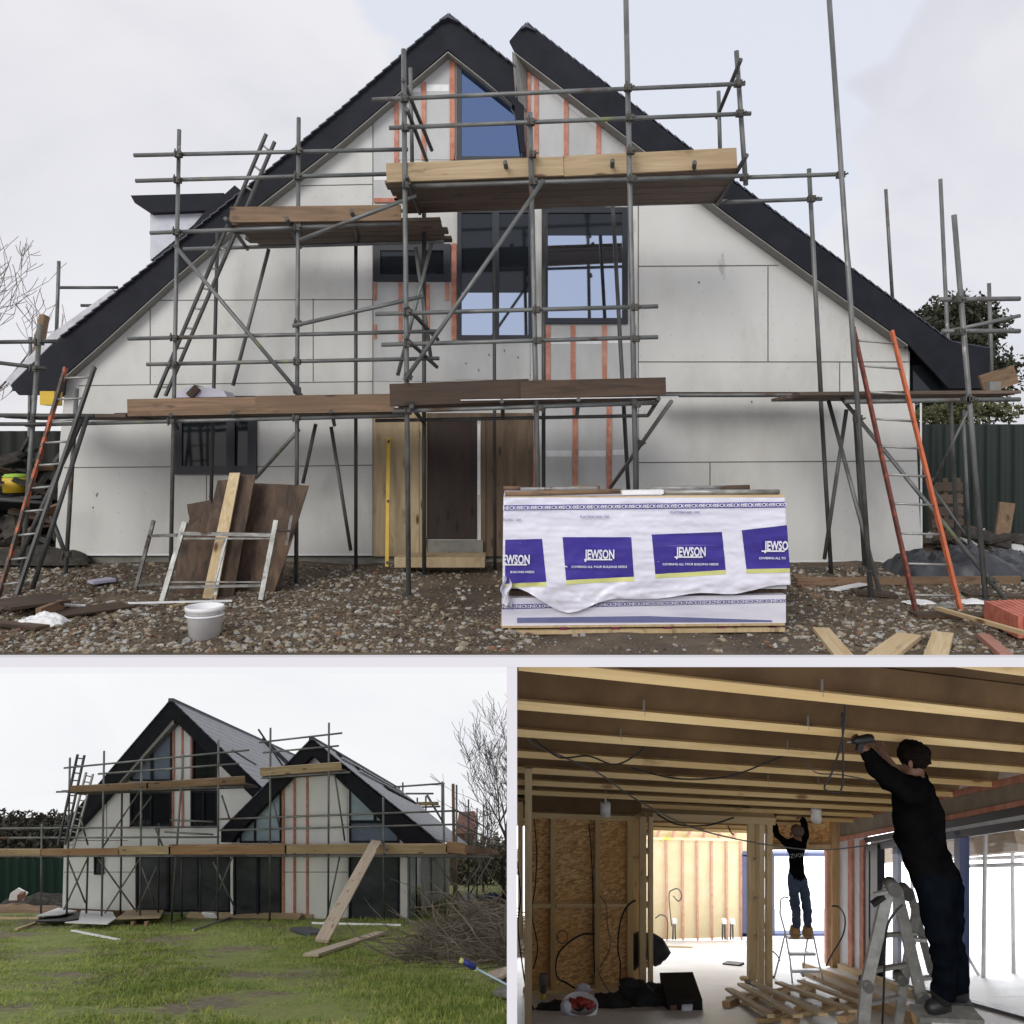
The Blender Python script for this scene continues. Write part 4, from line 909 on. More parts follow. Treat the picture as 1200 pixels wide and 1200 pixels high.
# roof lights and bare battens on the wing
a_, b_ = W(365, 866, YB-.4), W(512, 985, YB-.4)
for s_, L0, L1, m_, w_ in [(.10, 2, 13.5, 'char', .25), (.16, 1.5, 12, 'membrane', .10), (.21, 3, 13.5, 'char', .22), (.27, 2.2, 12, 'membrane', .08), (.33, 6, 14.5, 'char', .25)]:
    q = a_.lerp(b_, s_)+V((0, 0, .10)); MB().beam(q+DG*L0, q+DG*L1, w_, .05, (b_-a_).cross(DG)).build('roof_rail', m_, GH)
a_, b_ = W(200, 820, YA-.4), W(322, 938, YA-.4)
q = a_.lerp(b_, .0)+DG*9+V((0, 0, .1)); MB().beam(q, a_.lerp(b_, .75)+DG*9+V((0, 0, .1)), .3, .06, V((0, 0, 1))).build('valley_flashing', 'char', GH)
# openings
gd = 'glass_dark'
M['glass_slate'] = mat('mottled patio glass', [(.3, (.025, .030, .034)), (.7, (.075, .085, .09))], (.7, .7, 1.2), .2); M['glass_sky_grey'] = plain('grey sky-reflection glass', (.17, .21, .27), .25); M['glass_sky_pale'] = mat('pale sky-reflection glass', [(.3, (.20, .27, .31)), (.7, (.42, .52, .58))], (.8, .8, 1.4), .2)  # grey and pale glass: sky reflection put into the colour; patio glass mottled grey
window(GH, [[(155, 902), (177, 879), (177, 913), (155, 913)], [(180, 876), (200, 855), (200, 913), (180, 913)]], YA-.03, 'glass_sky_grey', 1.8, dp=.15)
window(GH, [[(228, 865), (252, 888), (252, 912), (228, 912)]], YA-.03, gd, 2, dp=.15)
window(GH, [rect(155, 930, 176, 967), rect(178.5, 930, 199, 967)], YA-.03, 'glass_dark', 2.2, dp=.15)
window(GH, [rect(226, 928, 237, 967), rect(240, 928, 253, 967)], YA-.03, 'glass_dark', 2.2, dp=.15)
window(GH, [rect(112, 1003, 120, 1023)], YA-.03, 'glass_dark', 1.5, dp=.12)
window(GH, [rect(162, 1004, 196, 1064), rect(199, 1004, 232, 1065), rect(235, 1004, 268, 1066)], YA-.04, 'glass_slate', 2.5, dp=.15)
poly([(206, 848), (223, 864), (223, 914), (206, 914)], YA-.02, .02).build('sheathing_panel', 'wallg', GH)
for x0, t0, x1 in [(201.5, 846, 204), (212.5, 853, 214.5), (223.5, 864, 226)]:
    poly([(x0, t0), (x1, t0+2), (x1, 913), (x0, 913)], YA-.05, .03).build('batten', 'batten', GH)
for x0, x1 in [(212.5, 214.5), (201, 203)]: poly(rect(x0, 925, x1, 970), YA-.05, .03).build('batten', 'batten', GH)
window(GH, [[(283, 985), (283, 977), (298, 961), (298, 985)], [(300, 959), (328, 928), (328, 985), (300, 985)]], YB-.03, 'glass_sky_pale', 1.8, dp=.15)
window(GH, [rect(276, 1004, 301, 1072), rect(304, 1004, 328, 1073)], YB-.03, 'glass_slate', 2.2, dp=.15)
window(GH, [[(411, 924), (438, 950), (438, 961), (411, 961)], [(441, 953), (450, 961), (441, 961)], [(411, 964), (464, 964), (466, 985), (411, 985)]], YB-.03, ['glass_sky_pale', 'glass_sky_pale', 'glass_sky_grey'], 1.6, dp=.15)
window(GH, [rect(411, 1004, 466, 1075)], YB-.03, 'glass_slate', 2.2, dp=.15)
poly([(333, 1075), (333, 921), (366, 889), (407, 925), (407, 1077), (333, 1076)], YB-.02, .02).build('sheathing_panel', 'wallg', GH)
for x0, x1 in [(330, 333), (343.5, 346), (358.5, 361)]: poly([(x0, 912 if x0 < 340 else 903), (x1, 912 if x0 < 340 else 900), (x1, 1074), (x0, 1074)], YB-.06, .04).build('batten', 'batten', GH)
poly([(330, 1073), (366, 1073), (366, 1077), (330, 1077)], YB-.1, .1).build('sill', 'ply_warm', GH)
poly(rect(469, 975, 477, 1075), YB-.05, .05).build('corner_post', 'wallg', GH)
sx = W(478, 1000, YB).x+.03
def side(x0, x1, y0, y1, name, m_, off=0):       # panels on the flank of the wing
    P = []
    for x in (x0, x1):
        Y = (605-478)*YB/(605-x)
        for y in (y0, y1):
            P.append((x, Y, HG+(y-HG)*YB/Y))
    pts = [W(P[0][0], P[0][2], P[0][1]), W(P[2][0], P[2][2], P[2][1]), W(P[3][0], P[3][2], P[3][1]), W(P[1][0], P[1][2], P[1][1])]
    return MB().prism([p+V((off, 0, 0)) for p in pts], (.03, 0, 0)).build(name, m_, GH)
side(479, 485, 1005, 1080, 'side_glazing', 'glass_sky_pale', .02); side(487, 492, 1005, 1080, 'side_glazing', 'glass_dark', .02)
jm = MB()
for x0, y0, x1, y1 in [(75, 1022, 160, 1022), (333, 1022, 407, 1022), (90, 985, 150, 985), (125, 940, 125, 985)]: jm.beam(W(x0, y0, YA-.003 if x0 < 200 else YB-.024), W(x1, y1, YA-.003 if x0 < 200 else YB-.024), .006, .02, V((0, 0, 1)) if y0 == y1 else V((1, 0, 0)))
jm.build('board_joint', 'joint', GH)
st = thing('step', G(240, 1078), 'long low timber sleeper along the foot of the garden front', 'step')
MB().beam(W(220, 1074.5, 24.1), W(352, 1076, 23.7), .3, .14).build('sleeper', 'ply_warm', st)

# ------------------------------------------------------------ garden scaffolding
GS = thing('scaffolding', G(300, 1080), 'long run of tube scaffolding with timber toe boards around the slate-roofed house', 'scaffolding')
YS1 = 23.0
def gst(x0, y0, x1, Y=YS1, rad=.030, m_='steel', y1=None):
    yb = HG+CG/Y if y1 is None else y1
    return pole(GS, 'standard', W(x0, y0, Y), W(x1, yb, Y), rad, m_)
for a in [(49, 966, 48), (82, 888, 78), (122, 880, 119), (166, 890, 164), (215, 884, 201), (256, 867, 255), (317, 853, 316), (385.5, 847, 384.5), (449, 935, 450), (519.5, 918, 521.5), (535, 920, 535)]: gst(*a)
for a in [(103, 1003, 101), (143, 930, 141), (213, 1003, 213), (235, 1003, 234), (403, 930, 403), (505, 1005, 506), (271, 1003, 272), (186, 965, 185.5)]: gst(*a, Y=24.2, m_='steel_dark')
for x, t_ in [(549, 937), (559, 947), (566.5, 944), (571, 945), (576, 961), (580, 966)]:
    Y = (605-535)*YS1/(605-x); gst(x, t_, x, Y, .033)
gst(531, 919, 533, 24.0, .05, 'toe_mid')
def gp_(n_, x0, y0, x1, y1, Y=YS1, Y1=None, rad=.027, m_='steel'): return pole(GS, n_, W(x0, y0, Y), W(x1, y1, Y if Y1 is None else Y1), rad, m_)
for a in [('guard_rail', -5, 971, 257, 969), ('guard_rail', -5, 982, 257, 981), ('guard_rail', 257, 960, 537, 950), ('guard_rail', 257, 973, 537, 966), ('ledger', -5, 1003.5, 300, 1003), ('ledger', 290, 1003, 575, 1004),
          ('guard_rail', 75, 900, 292, 879), ('guard_rail', 115, 907, 280, 895), ('ledger', 66, 928, 285, 922), ('guard_rail', 304, 870, 401, 859), ('guard_rail', 308, 882, 397, 874), ('ledger', 306, 912, 410, 905),
          ('guard_rail', 200, 961, 250, 963), ('guard_rail', 193, 975, 250, 978)]: gp_(*a)
gp_('guard_rail', 537, 951, 584, 978, YS1, 50); gp_('guard_rail', 537, 966, 584, 988, YS1, 50)
gp_('guard_rail', 272, 879, 300, 896, YS1, 25); gp_('guard_rail', 303, 855, 331, 897, YS1, 25)
for a in [(165, 895+30, 121, 992), (178, 933, 152, 968), (123, 1070, 168, 1000), (75, 1066, 104, 1003), (100, 1058, 80, 1008), (115, 1006, 158, 1066), (160, 1068, 184, 1015), (181, 1058, 165, 1012), (248, 1066, 272, 1005),
          (276, 1066, 250, 1010), (382, 1080, 398, 1004), (392, 905, 404, 985), (508, 1006, 548, 1060), (545, 1040, 562, 1015), (548, 1052, 576, 1005), (182, 970, 192, 995), (94, 957, 103, 990), (320, 940, 328, 970), (260, 932, 269, 960), (500, 930, 520, 965)]:
    gp_('brace', *a, Y=23.6, rad=.025)
def gtoe(x0, t0, b0, x1, t1, b1, Y, m_): return toe(GS, x0, t0, b0, x1, t1, b1, Y, m_, th=.05)
M['toe_org'] = wood('orange pine toe board', (.24, .13, .065), (.42, .27, .15), (.10, .04, .02))
for a in [(-5, 995, 1002, 48, 995, 1002, 'toe_new'), (49, 995, 1002, 140, 994, 1001.5, 'toe_org'), (139, 992, 1001, 200, 991.5, 1000.5, 'toe_new'), (198, 990, 1001, 336, 989.5, 1000.5, 'toe_org'), (334, 990, 1000, 450, 989, 1000, 'toe_new'), (452, 989, 1000, 524, 989, 1000, 'toe_new'), (523, 986, 998, 545, 989, 1000, 'toe_org')]:
    gtoe(*a[:6], YS1-.05, a[6])
for a in [(83, 921, 928, 174, 917, 923, 22.95, 'toe_mid'), (172, 917, 925, 287, 910, 917, 22.95, 'toe_mid'), (305, 900, 909, 400, 893, 902, 22.9, 'toe_new')]: gtoe(*a)
def gdeck(x0, y0, x1, y1, Yf, wd, n=4):
    for k in range(n):
        o_ = DG*((k+.5)*wd/n)+V((random.uniform(-.05, .05), 0, 0)); MB().beam(W(x0, y0, Yf)+o_, W(x1, y1, Yf)+o_, wd/n*.95, .05, V((0, .46, .89))).build('deck_board', 'deckwood', GS)
gdeck(-5, 1002.5, 548, 1002, YS1, 1.3); gdeck(70, 927, 286, 918, YS1, 1.2); gdeck(306, 909, 402, 902, YS1, 1.3)
MB().beam(W(545, 996, YS1), W(583, 999, 48), .06, .26).build('toe_board', 'toe_org', GS)
MB().beam(W(548, 1001, YS1+.4), W(590, 1003, 48), 1.2, .05).build('deck_board', 'deckwood', GS)
# far scaffold beyond the wing
fs = thing('scaffolding', W(505, 1003, 44)+V((0, 0, -3)), 'small distant scaffold lift with a toe board behind the slate roof', 'scaffolding')
for a, n_ in [((465, 922, 521, 918), 'guard_rail'), ((475, 930, 508, 930), 'guard_rail'), ((490, 946, 516, 945), 'ledger'), ((500, 932, 520, 965), 'brace'), ((472, 917, 472, 990), 'standard'), ((489, 935, 489, 990), 'standard'), ((499, 933, 499, 990), 'standard'), ((518, 916, 518, 990), 'standard')]:
    pole(fs, n_, W(a[0], a[1], 44), W(a[2], a[3], 44), .05)
toe(fs, 490, 940, 944, 514, 939, 944, 43.9, 'toe_new')
# ladders on the left of the garden front
def glad(label, t0, t1, b0, b1, Yt, Yb, n, m_='alu'):
    t = thing('ladder', W(*b0, Yb), label, 'ladder')
    a0, a1, c0, c1 = W(*t0, Yt), W(*b0, Yb), W(*t1, Yt), W(*b1, Yb)
    MB().beam(a0, a1, .05, .07, V((0, 1, 0))).build('stile', m_, t); MB().beam(c0, c1, .05, .07, V((0, 1, 0))).build('stile', m_, t)
    for k in range(n):
        u = (k+.5)/n; MB().tube(a0.lerp(a1, u), c0.lerp(c1, u), .018, 6).build('rung', m_, t)
glad('dark ladder rising past the upper deck at the left of the slate-roofed house', (91, 884), (99, 885), (68, 990), (76, 990), 23.2, 22.6, 12, 'steel_dark')
glad('silver ladder leaning on the wall between the decks left of the slate-roofed house', (101, 905), (109, 907), (78, 993), (86, 994), 24.2, 23.6, 12)
# big leaning board, loose boards and sheets on the lawn
def gbeam(name, x0, y0, x1, y1, wd, th, m_, label, cat, lift=0.02):
    a_, b_ = G(x0, y0, lift+th/2), G(x1, y1, lift+th/2)
    return tag(MB().beam(a_, b_, wd, th, V((0, .46, .89))).build(name, m_), label, cat)
a_, b_ = G(377, 1108, .1), W(441, 986, 22.85)
M['board_pale'] = wood('pale scaffold board', (.40, .31, .22), (.60, .50, .40), (.25, .17, .1))
tag(MB().beam(a_, b_, .29, .06, V((0, -1, .3))).build('scaffold_board', 'board_pale'), 'wide pale board leaning from the lawn up to the garden scaffold', 'board')
gbeam('scaffold_board', 364, 1122, 447, 1095, .30, .05, 'board_pale', 'grey-brown board lying on the lawn at the foot of the leaning board', 'board')
gbeam('timber_plank', 352, 1091, 376, 1098, .5, .08, 'slate', 'short dark slab lying on the grass left of the leaning board', 'slab')
gbeam('metal_tube', 226, 1092, 284, 1072, .05, .05, 'alu', 'grey tube lying on the lawn before the patio doors', 'tube')
gbeam('timber_lath', 85, 1092, 139, 1103, .09, .03, 'white_plastic', 'white lath lying alone on the lawn', 'lath')
gbeam('timber_lath', 19, 1091, 42, 1083, .08, .04, 'pine', 'pine lath pointing at the white sheets on the left', 'lath')
gbeam('timber_plank', -5, 1078, 46, 1078, .10, .06, 'pine', 'long pine plank lying at the left edge of the lawn', 'plank')
gbeam('timber_lath', 199, 1084, 219, 1076, .05, .03, 'deckwood', 'thin stick lying on the grass below the terrace doors', 'lath')
gbeam('pipe', 366, 1083.5, 470, 1086, .05, .05, 'white_plastic', 'long white pipe lying along the wing wall', 'pipe')
gbeam('timber_plank', 100, 1067.5, 165, 1069, .2, .12, 'toe_mid', 'timber sleeper by the wall under the small high window', 'plank')
def gsheet(name, pts, m_, label, cat, lift=.08, th=.03):
    P = [G(x, y, lift) for x, y in pts]; return tag(MB().prism(P, (0, 0, th)).build(name, m_), label, cat)
gsheet('plywood_sheet', [(151, 1071), (193, 1070.5), (187, 1082), (136, 1083.5)], plain('clean plywood', (.55, .42, .26), .7), 'clean yellow plywood sheet raised on blocks on the lawn', 'board', .14)
for x in (154, 170): gbeam('timber_block', x, 1085, x+4, 1085, .15, .12, 'toe_mid', 'left block under the yellow plywood sheet' if x == 154 else 'right block under the yellow plywood sheet', 'block', 0)
gsheet('insulation_sheet', [(95, 1072), (132, 1074), (136, 1082), (126, 1089), (76, 1087), (92, 1085)], 'white_plastic', 'torn white insulation sheet on the lawn next to the plywood', 'sheet', .12)
gsheet('insulation_sheet', [(68, 1072), (90, 1076), (70, 1081), (41, 1083)], 'white_plastic', 'white insulation sheet lying on black membrane at the left', 'sheet', .2)
gsheet('membrane_sheet', [(58, 1076), (93, 1073), (96, 1080), (78, 1085), (42, 1085)], 'black', 'black membrane lying under the white sheet on the lawn', 'sheet', .1)
gsheet('slab', [(236, 1069), (254, 1071), (250, 1075), (238, 1074)], 'membrane', 'pale paving slab tipped on the sleeper by the patio doors', 'slab', .1)
tag(MB().prism([W(x, y, 21.6) for x, y in [(236, 1070), (250, 1071), (254, 1076), (240, 1075)]], (0, .05, 0)).build('slab', 'membrane'), 'grey concrete slab propped near the patio doors', 'slab')
# left background of the garden
gf = thing('fence', W(40, 1060, 31), 'green corrugated fence left of the slate-roofed house', 'fence')
M['green2'] = plain('green sheet', (.012, .040, .033), .6)
MB().sheet([[V((x, 31+.05*math.sin(x*18), z)) for x in np.linspace(-34, W(76, 0, 31).x, 500)] for z in (W(0, 1064, 31).z, W(0, 1006, 31).z)]).build('sheet', 'green2', gf)
for x in (20, 47, 70): MB().beam(W(x, 1064, 31.2), W(x, 1004, 31.2), .1, .1).build('post', 'steel_dark', gf)
def gheap(name, px, py, sx, sy, sz, m_, label, cat, seed):
    p = G(px, py); n_ = 16; Gd = []
    for i in range(n_):
        row = []
        for k in range(n_):
            u, v_ = i/(n_-1)*2-1, k/(n_-1)*2-1; r2 = max(0, 1-u*u)*max(0, 1-v_*v_)
            q = p+V((v_*sx, u*sy, 0)); row.append(V((q.x, q.y, gzg(q.x, q.y)-.03+r2**.45*sz*(.6+.35*fbm(u*1.5+seed, v_*1.5, seed)+.12*fbm(u*5, v_*5, seed)))))
        Gd.append(row)
    return tag(MB().sheet(Gd).build(name, m_), label, cat)
gheap('soil_heap', 45, 1064, 1.3, .8, .8, 'debris', 'heap of dark soil before the green fence on the left of the lawn', 'heap', 4)
gheap('rubble_heap', 30, 1069, 1.6, .6, .45, 'toe_mid', 'low heap of broken timber and brick at the left edge of the lawn', 'heap', 7)
tag(MB().prism([W(x, y, 27) for x, y in [(12, 1047), (21, 1041), (32, 1047), (27, 1055), (10, 1055)]], (0, .06, 0)).build('insulation_sheet', 'white_plastic'), 'white insulation sheet propped on the soil heap', 'sheet')
tag(MB().prism([W(x, y, 26.6) for x, y in [(20, 1049), (26, 1048), (26, 1055), (20, 1055)]], (0, .2, 0)).build('brick_stack', 'st_d'), 'small stack of red bricks in front of the propped white sheet', 'bricks')
def evergreen(px0, px1, ytop, ybot, Y, n, leaf, m_, label, seed, name='shrub', th=2.0):
    k = max(2, int((px1-px0)/14)); bl = []
    random.seed(seed)
    for i in range(k):
        x = px0+(px1-px0)*(i+.5)/k; hh = (ybot-ytop)/FOC*Y/2
        bl.append((W(x, ytop+(ybot-ytop)*(.45+random.uniform(-.06, .08)), Y), ((px1-px0)/k/FOC*Y*.75, .9, hh)))
    base = W((px0+px1)/2, ybot, Y); base.z = gzg(base.x, Y)
    return leafy(name, base, bl, leaf, n, m_, label, th, .08, seed)
M['hedge_b'] = mat('dark brown hedge', [(.3, (.035, .033, .024)), (.7, (.11, .10, .07))], 4, .9)
evergreen(-10, 80, 958, 1010, 36, 22000, .11, 'hedge_b', 'dark overgrown hedge above the green fence on the left', 5, 'hedge', 3)
M['hedge_g'] = mat('dull winter hedge', [(.3, (.14, .12, .085)), (.7, (.28, .25, .18))], 3, .9)
evergreen(525, 604, 985, 1040, 52, 12000, .14, 'hedge_g', 'brown winter hedge at the far end of the garden on the right', 6, 'hedge', 3)
fh = thing('cottage', W(545, 1010, 56), 'distant red-roofed cottage behind the receding scaffold', 'house')
MB().prism([W(x, y, 56) for x, y in [(536, 984), (556, 984), (556, 1025), (536, 1025)]], (0, 3, 0)).build('wall', 'soffit', fh)
MB().prism([W(x, y, 55.8) for x, y in [(534, 977), (554, 976), (558, 986), (533, 986)]], (0, 3.4, 0)).build('roof', plain('clay tiles', (.16, .06, .04), .8), fh)
bare_tree('bare_tree', gdrop(W(590, 1060, 32)), 7.2, .10, 'tall leafless tree at the right of the garden', 3, .42, 21, .008, kids=(4, 6), clip=[((-.04, 0, 0), (1, 0, 0))])
bare_tree('bare_tree', gdrop(W(566, 1050, 41)), 4.6, .08, 'small leafless tree behind the receding scaffold', 2, .45, 31, .013, clip=[((-.04, 0, 0), (1, 0, 0))])
# brush pile
random.seed(77)
bp = MB(); P0 = G(545, 1128)
M['brush'] = mat('cut branches', [(.3, (.07, .055, .042)), (.55, (.18, .145, .115)), (.8, (.36, .31, .25))], (1.5, 1.5, 1.5), .9)
for k in range(900):
    u = random.uniform(-1, 1); v_ = random.uniform(-1, 1)
    c = V((P0.x+u*1.55+.35, P0.y+1.8+v_*2.4, 0)); hgt = max(0, 1-u*u)*max(.1, 1-v_*v_)*1.0
    c.z = gzg(c.x, c.y)+random.random()**.7*hgt*1.1+.02
    a = random.gauss(0, .7)+(math.pi if random.random() < .5 else 0); d = V((math.cos(a), math.sin(a)*.7, random.gauss(.02, .28)-DG.z*0)); L = random.uniform(.35, 1.5)
    pts = [c]; n_ = 6
    for j_ in range(n_):
        d = (d+V((random.gauss(0, .16), random.gauss(0, .16), random.gauss(-.012, .16)))).normalized(); q = pts[-1]+d*L/n_
        q.z = max(q.z, gzg(q.x, q.y)+.01); q.x = min(q.x, -.06); pts.append(q)
    r0 = random.uniform(.006, .017)
    bp.path(pts, [r0*(1-.7*i/n_) for i in range(n_+1)], 4, cap=False)
tag(bp.build('brush_pile', 'brush'), 'big tangled pile of cut branches at the right of the lawn', 'brush pile')
rt = thing('garden_tool', G(597, 1158), 'long-handled garden tool with blue and yellow grip on the lawn beside the brush pile', 'tool')
Yr = 11.2
MB().tube(W(556, 1134, Yr), W(602, 1158, Yr-.5), .014, 8).build('shaft', plain('pale blue tube', (.45, .60, .72), .4), rt)
MB().path([W(543, 1126, Yr), W(548, 1129, Yr), W(557, 1134, Yr)], [.03, .045, .04], 10).build('grip', plain('blue grip', (.03, .04, .25), .5), rt)
MB().tube(W(539, 1125, Yr), W(543, 1127, Yr), .035, 10).build('end_cap', 'wrap_yellow', rt); MB().tube(W(556, 1135, Yr), W(560, 1137, Yr), .035, 10).build('collar', 'wrap_yellow', rt)
tag(MB().prism([G(572, 1150, .1), G(592, 1144, .1), G(600, 1146, .15), G(600, 1152, .15), G(584, 1154, .05)], (0, 0, .05)).build('timber_offcut', 'board_pale'), 'pale broken timber under the blue-handled tool', 'offcut')
tag(MB().prism([G(578, 1170, .05), G(598, 1160, .08), G(602, 1168, .08), G(596, 1174, .04)], (0, 0, .05)).build('slab', 'concrete'), 'grey stone slab on the grass below the blue-handled tool', 'slab')
# blue bags behind the brush, white bucket
for k, (x, y, lb) in enumerate([(486, 1062, 'blue sack standing by the flank wall of the wing'), (575, 1054, 'blue tarpaulin heap behind the brush pile'), ]):
    gheap('sack', x, y, .5, .3, .5, plain('blue sheet', (.08, .14, .36), .5), lb, 'sack', k+11)
gheap('rubble_sack', 548, 1062, .4, .3, .8, 'white_plastic', 'white sack behind the brush pile under the scaffold corner', 'sack', 15)
# ============================================================ ROOM (lower right bay): the inside of the house, floor and ceiling run down and away
HR = 1047.0
O_ = W(619, 1166, 8.72); JV = V((.943, .335, -.19)); DV = V((.0765, 1, -.565)); ZV = V((0, 0, 1))
def RM(a, b, c): return O_+JV*a+DV*b+ZV*c
def FL(px, py, lift=0):
    p = W(px, py, 1037/(py-HR)); p.z += lift; return p
AW = 5.0
def RW(px, py, off=0):            # point on the right-hand (window) wall
    u = (px-600)/FOC; ox = .181+.943*(AW-off); oy = 8.72+.335*(AW-off); b = (u*oy-ox)/(.0765-u); return W(px, py, oy+b)
CUT = [((0, 0, EZ), (0, (777.5-HY)/FOC, 1)), ((.03, 0, 0), (-1, 0, 0))]
CB = 2.20
M['cable_g0'] = plain('dull strap', (.16, .14, .11), .6)
M['floor'] = mat('power-floated concrete', [(.3, (.52, .51, .49)), (.7, (.70, .69, .68))], (.8, .8, .8), .45, bmp=.02, stains=[((.20, .18, .15), (1.1, 1.1, 1.1), .62, .85)])
def fz(x, y):                     # floor height under a point
    # solve O_+JV*a+DV*b = (x, y)
    d = .943*1-.335*.0765; X, Y_ = x-O_.x, y-O_.y; a = (X*1-.0765*Y_)/d; b = (.943*Y_-.335*X)/d
    return O_.z+a*JV.z+b*DV.z
fl_ = MB(); fl_.prism([V((x, y, fz(x, y))) for x, y in [(.03, 3.5), (.03, 23), (12, 23), (12, 3.5)]], (0, 0, -.08)); struct(fl_, 'floor', 'floor')
# ceiling: boards and joists
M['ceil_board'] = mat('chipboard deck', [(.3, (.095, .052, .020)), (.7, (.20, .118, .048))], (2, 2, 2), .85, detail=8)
M['joist'] = wood('joist timber', (.50, .35, .16), (.76, .59, .32), (.18, .09, .04)); M['flange'] = wood('joist flange', (.72, .50, .22), (.90, .70, .36), (.3, .17, .08))
ce = thing('ceiling', RM(2, 0, CB), None, None); ce['kind'] = 'structure'
def cz(x, y, c): return fz(x, y)+c
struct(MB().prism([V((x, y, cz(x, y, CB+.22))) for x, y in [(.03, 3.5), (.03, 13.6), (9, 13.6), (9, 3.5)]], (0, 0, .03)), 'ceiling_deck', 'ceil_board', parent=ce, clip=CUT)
jb = [-(8.72-y*1) for y in []]
for y0 in [2.76, 3.55, 4.34, 5.12, 5.92, 6.7, 7.46, 8.2, 8.95, 9.7, 10.5, 11.3, 12.1]:
    b = y0-8.72-.335*(-.15)
    q0, q1 = RM(-.6, b, CB+.11), RM(AW+.1, b, CB+.11)
    q0.z -= .085; q1.z -= .085
    jo = MB(); jo.beam(q0, q1, .12, .05); jo = struct(jo, 'joist', 'flange', parent=ce, clip=CUT)
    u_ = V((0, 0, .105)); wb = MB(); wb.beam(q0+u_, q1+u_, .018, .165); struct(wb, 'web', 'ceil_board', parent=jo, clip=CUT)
for k, (a, y0) in enumerate([(1.0, 4.34), (2.2, 4.34), (.9, 5.12), (2.3, 5.12), (2.0, 3.55), (3.2, 6.7), (3.6, 5.9), (2.6, 6.7)]):
    b = y0-8.72-.335*(-.15)
    MB().beam(RM(a, b-.062, CB+.09), RM(a, b-.062, CB-.005), .014, .004, V((0, 1, 0))).build('joist_strap', 'cable_g0', ce)
# left wall (stud frame seen edge-on)
lw = thing('stud_wall', W(612, 1180, 8.2), 'pine stud wall running along the left edge of the room', 'wall')
for (Y0, w_) in [(8.6, .05), (8.0, .06), (7.4, .06), (6.6, .06)]:
    u = 8.72-Y0; x = (19-u*2.1)/915*8.72
    if x < .045: x = .05
    MB().beam(V((x, Y0, fz(x, Y0))), V((x, Y0, fz(x, Y0)+CB)), w_, .05, V((0, 1, 0))).build('stud', 'pine', lw)
MB().prism([W(606.8, 1100, 8.5), W(613, 1100, 8.6), W(613, 940, 8.6), W(606.8, 940, 8.5)], (0, .02, 0)).build('sheathing', 'joist', lw)
# OSB wall with studs
M['osb'], nt, b = newmat('OSB')
v = coords(nt, 'pos', 1); vo = nt.nodes.new('ShaderNodeTexVoronoi'); vo.inputs['Scale'].default_value = 22; vo.distance = 'CHEBYCHEV'
vm = nt.nodes.new('ShaderNodeMapping'); vm.inputs['Scale'].default_value = (1, 1, 2.6); vm.inputs['Rotation'].default_value = (.3, .5, .9); nt.links.new(v, vm.inputs[0]); nt.links.new(vm.outputs[0], vo.inputs['Vector'])
g1 = nt.nodes.new('ShaderNodeSeparateColor'); nt.links.new(vo.outputs['Color'], g1.inputs[0])
c = ramp(nt, g1.outputs[0], [(0, (.36, .19, .065)), (.5, (.62, .36, .14)), (1, (.82, .56, .27))])
c = mixc(nt, ramp(nt, noisef(nt, coords(nt, 'pos', 1.3), 1, 3), [(.45, (0, 0, 0)), (.75, (.6,)*3)]), c, (.62, .30, .09))
nt.links.new(c, b.inputs['Base Color']); b.inputs['Roughness'].default_value = .7
def a_at(px, b=0):
    u = (px-600)/FOC; return (u*(8.72+b)-.181-.0765*b)/(.943-.335*u)
ow = thing('stud_wall', RM(.7, 0, 0), 'stud wall lined with orange-brown OSB at the left of the room', 'wall')
a1 = a_at(743)
MB().prism([RM(-.05, .09, 0), RM(a1, .09, 0), RM(a1, .09, 2.06), RM(-.05, .09, 2.06)], DV*.018).build('sheathing', 'osb', ow)
for x0, x1 in [(617, 621.5), (645, 650.5), (697, 703), (735, 742)]:
    a = a_at((x0+x1)/2); MB().beam(RM(a, .04, .05), RM(a, .04, 2.0), (x1-x0)/FOC*8.9, .08, V((0, 1, 0))).build('stud', 'joist', ow)
MB().beam(RM(-.05, .038, 2.03), RM(a1, .038, 2.03), .085, .06).build('top_plate', 'joist', ow)
MB().beam(RM(-.05, .038, .03), RM(a1, .038, .03), .085, .06).build('sole_plate', 'joist', ow)
for x0, x1 in [(621.5, 645), (650.5, 697), (703, 735)]: MB().beam(RM(a_at(x0), .045, 1.01), RM(a_at(x1), .045, 1.01), .07, .04).build('nogging', 'joist', ow)
MB().prism([RM(-.05, .03, 2.07), RM(a1+.1, .03, 2.07), RM(a1+.1, .03, 2.42), RM(-.05, .03, 2.42)], DV*.04).build('rim_board', 'ceil_board', ow)
# door-opening frame: two post clusters and a header
fr = thing('stud_partition', W(820, 1158, 9.4), 'pale pine frame of two post clusters and a header dividing the room', 'frame')
def post(x0, x1, y0, y1, Y, m_='pine', d=.09, name='post'):
    return poly(rect(x0, y0, x1, y1), Y, d).build(name, m_, fr)
for a in [(741.5, 749, 957, 1156, 9.50, 'joist'), (750, 757.5, 957, 1160, 9.08, 'pine'), (760.5, 765.5, 957, 1157, 9.12, 'pine'), (877.5, 884, 958, 1148, 9.7, 'pine'), (885, 889, 958, 1148, 9.95, 'joist'),
          (890, 896, 957, 1158, 9.3, 'pine'), (899, 905.5, 957, 1158, 9.35, 'pine')]: post(*a[:5], m_=a[5])
for x0, x1, ys_ in [(757.5, 760.5, (975, 997, 1030, 1060, 1100, 1130)), (742, 750, (1006,)), (884, 890, (1008, 1054, 1099)), (896, 899, (1000, 1025, 1056, 1085, 1120))]:
    for y in ys_: post(x0, x1, y, y+4, 9.45, 'pine', .07, 'packer')
a_ = W(745, 953.5, 9.28); b_ = W(907, 960, 9.28); MB().beam(a_, b_, .12, .085).build('header', 'pine', fr)
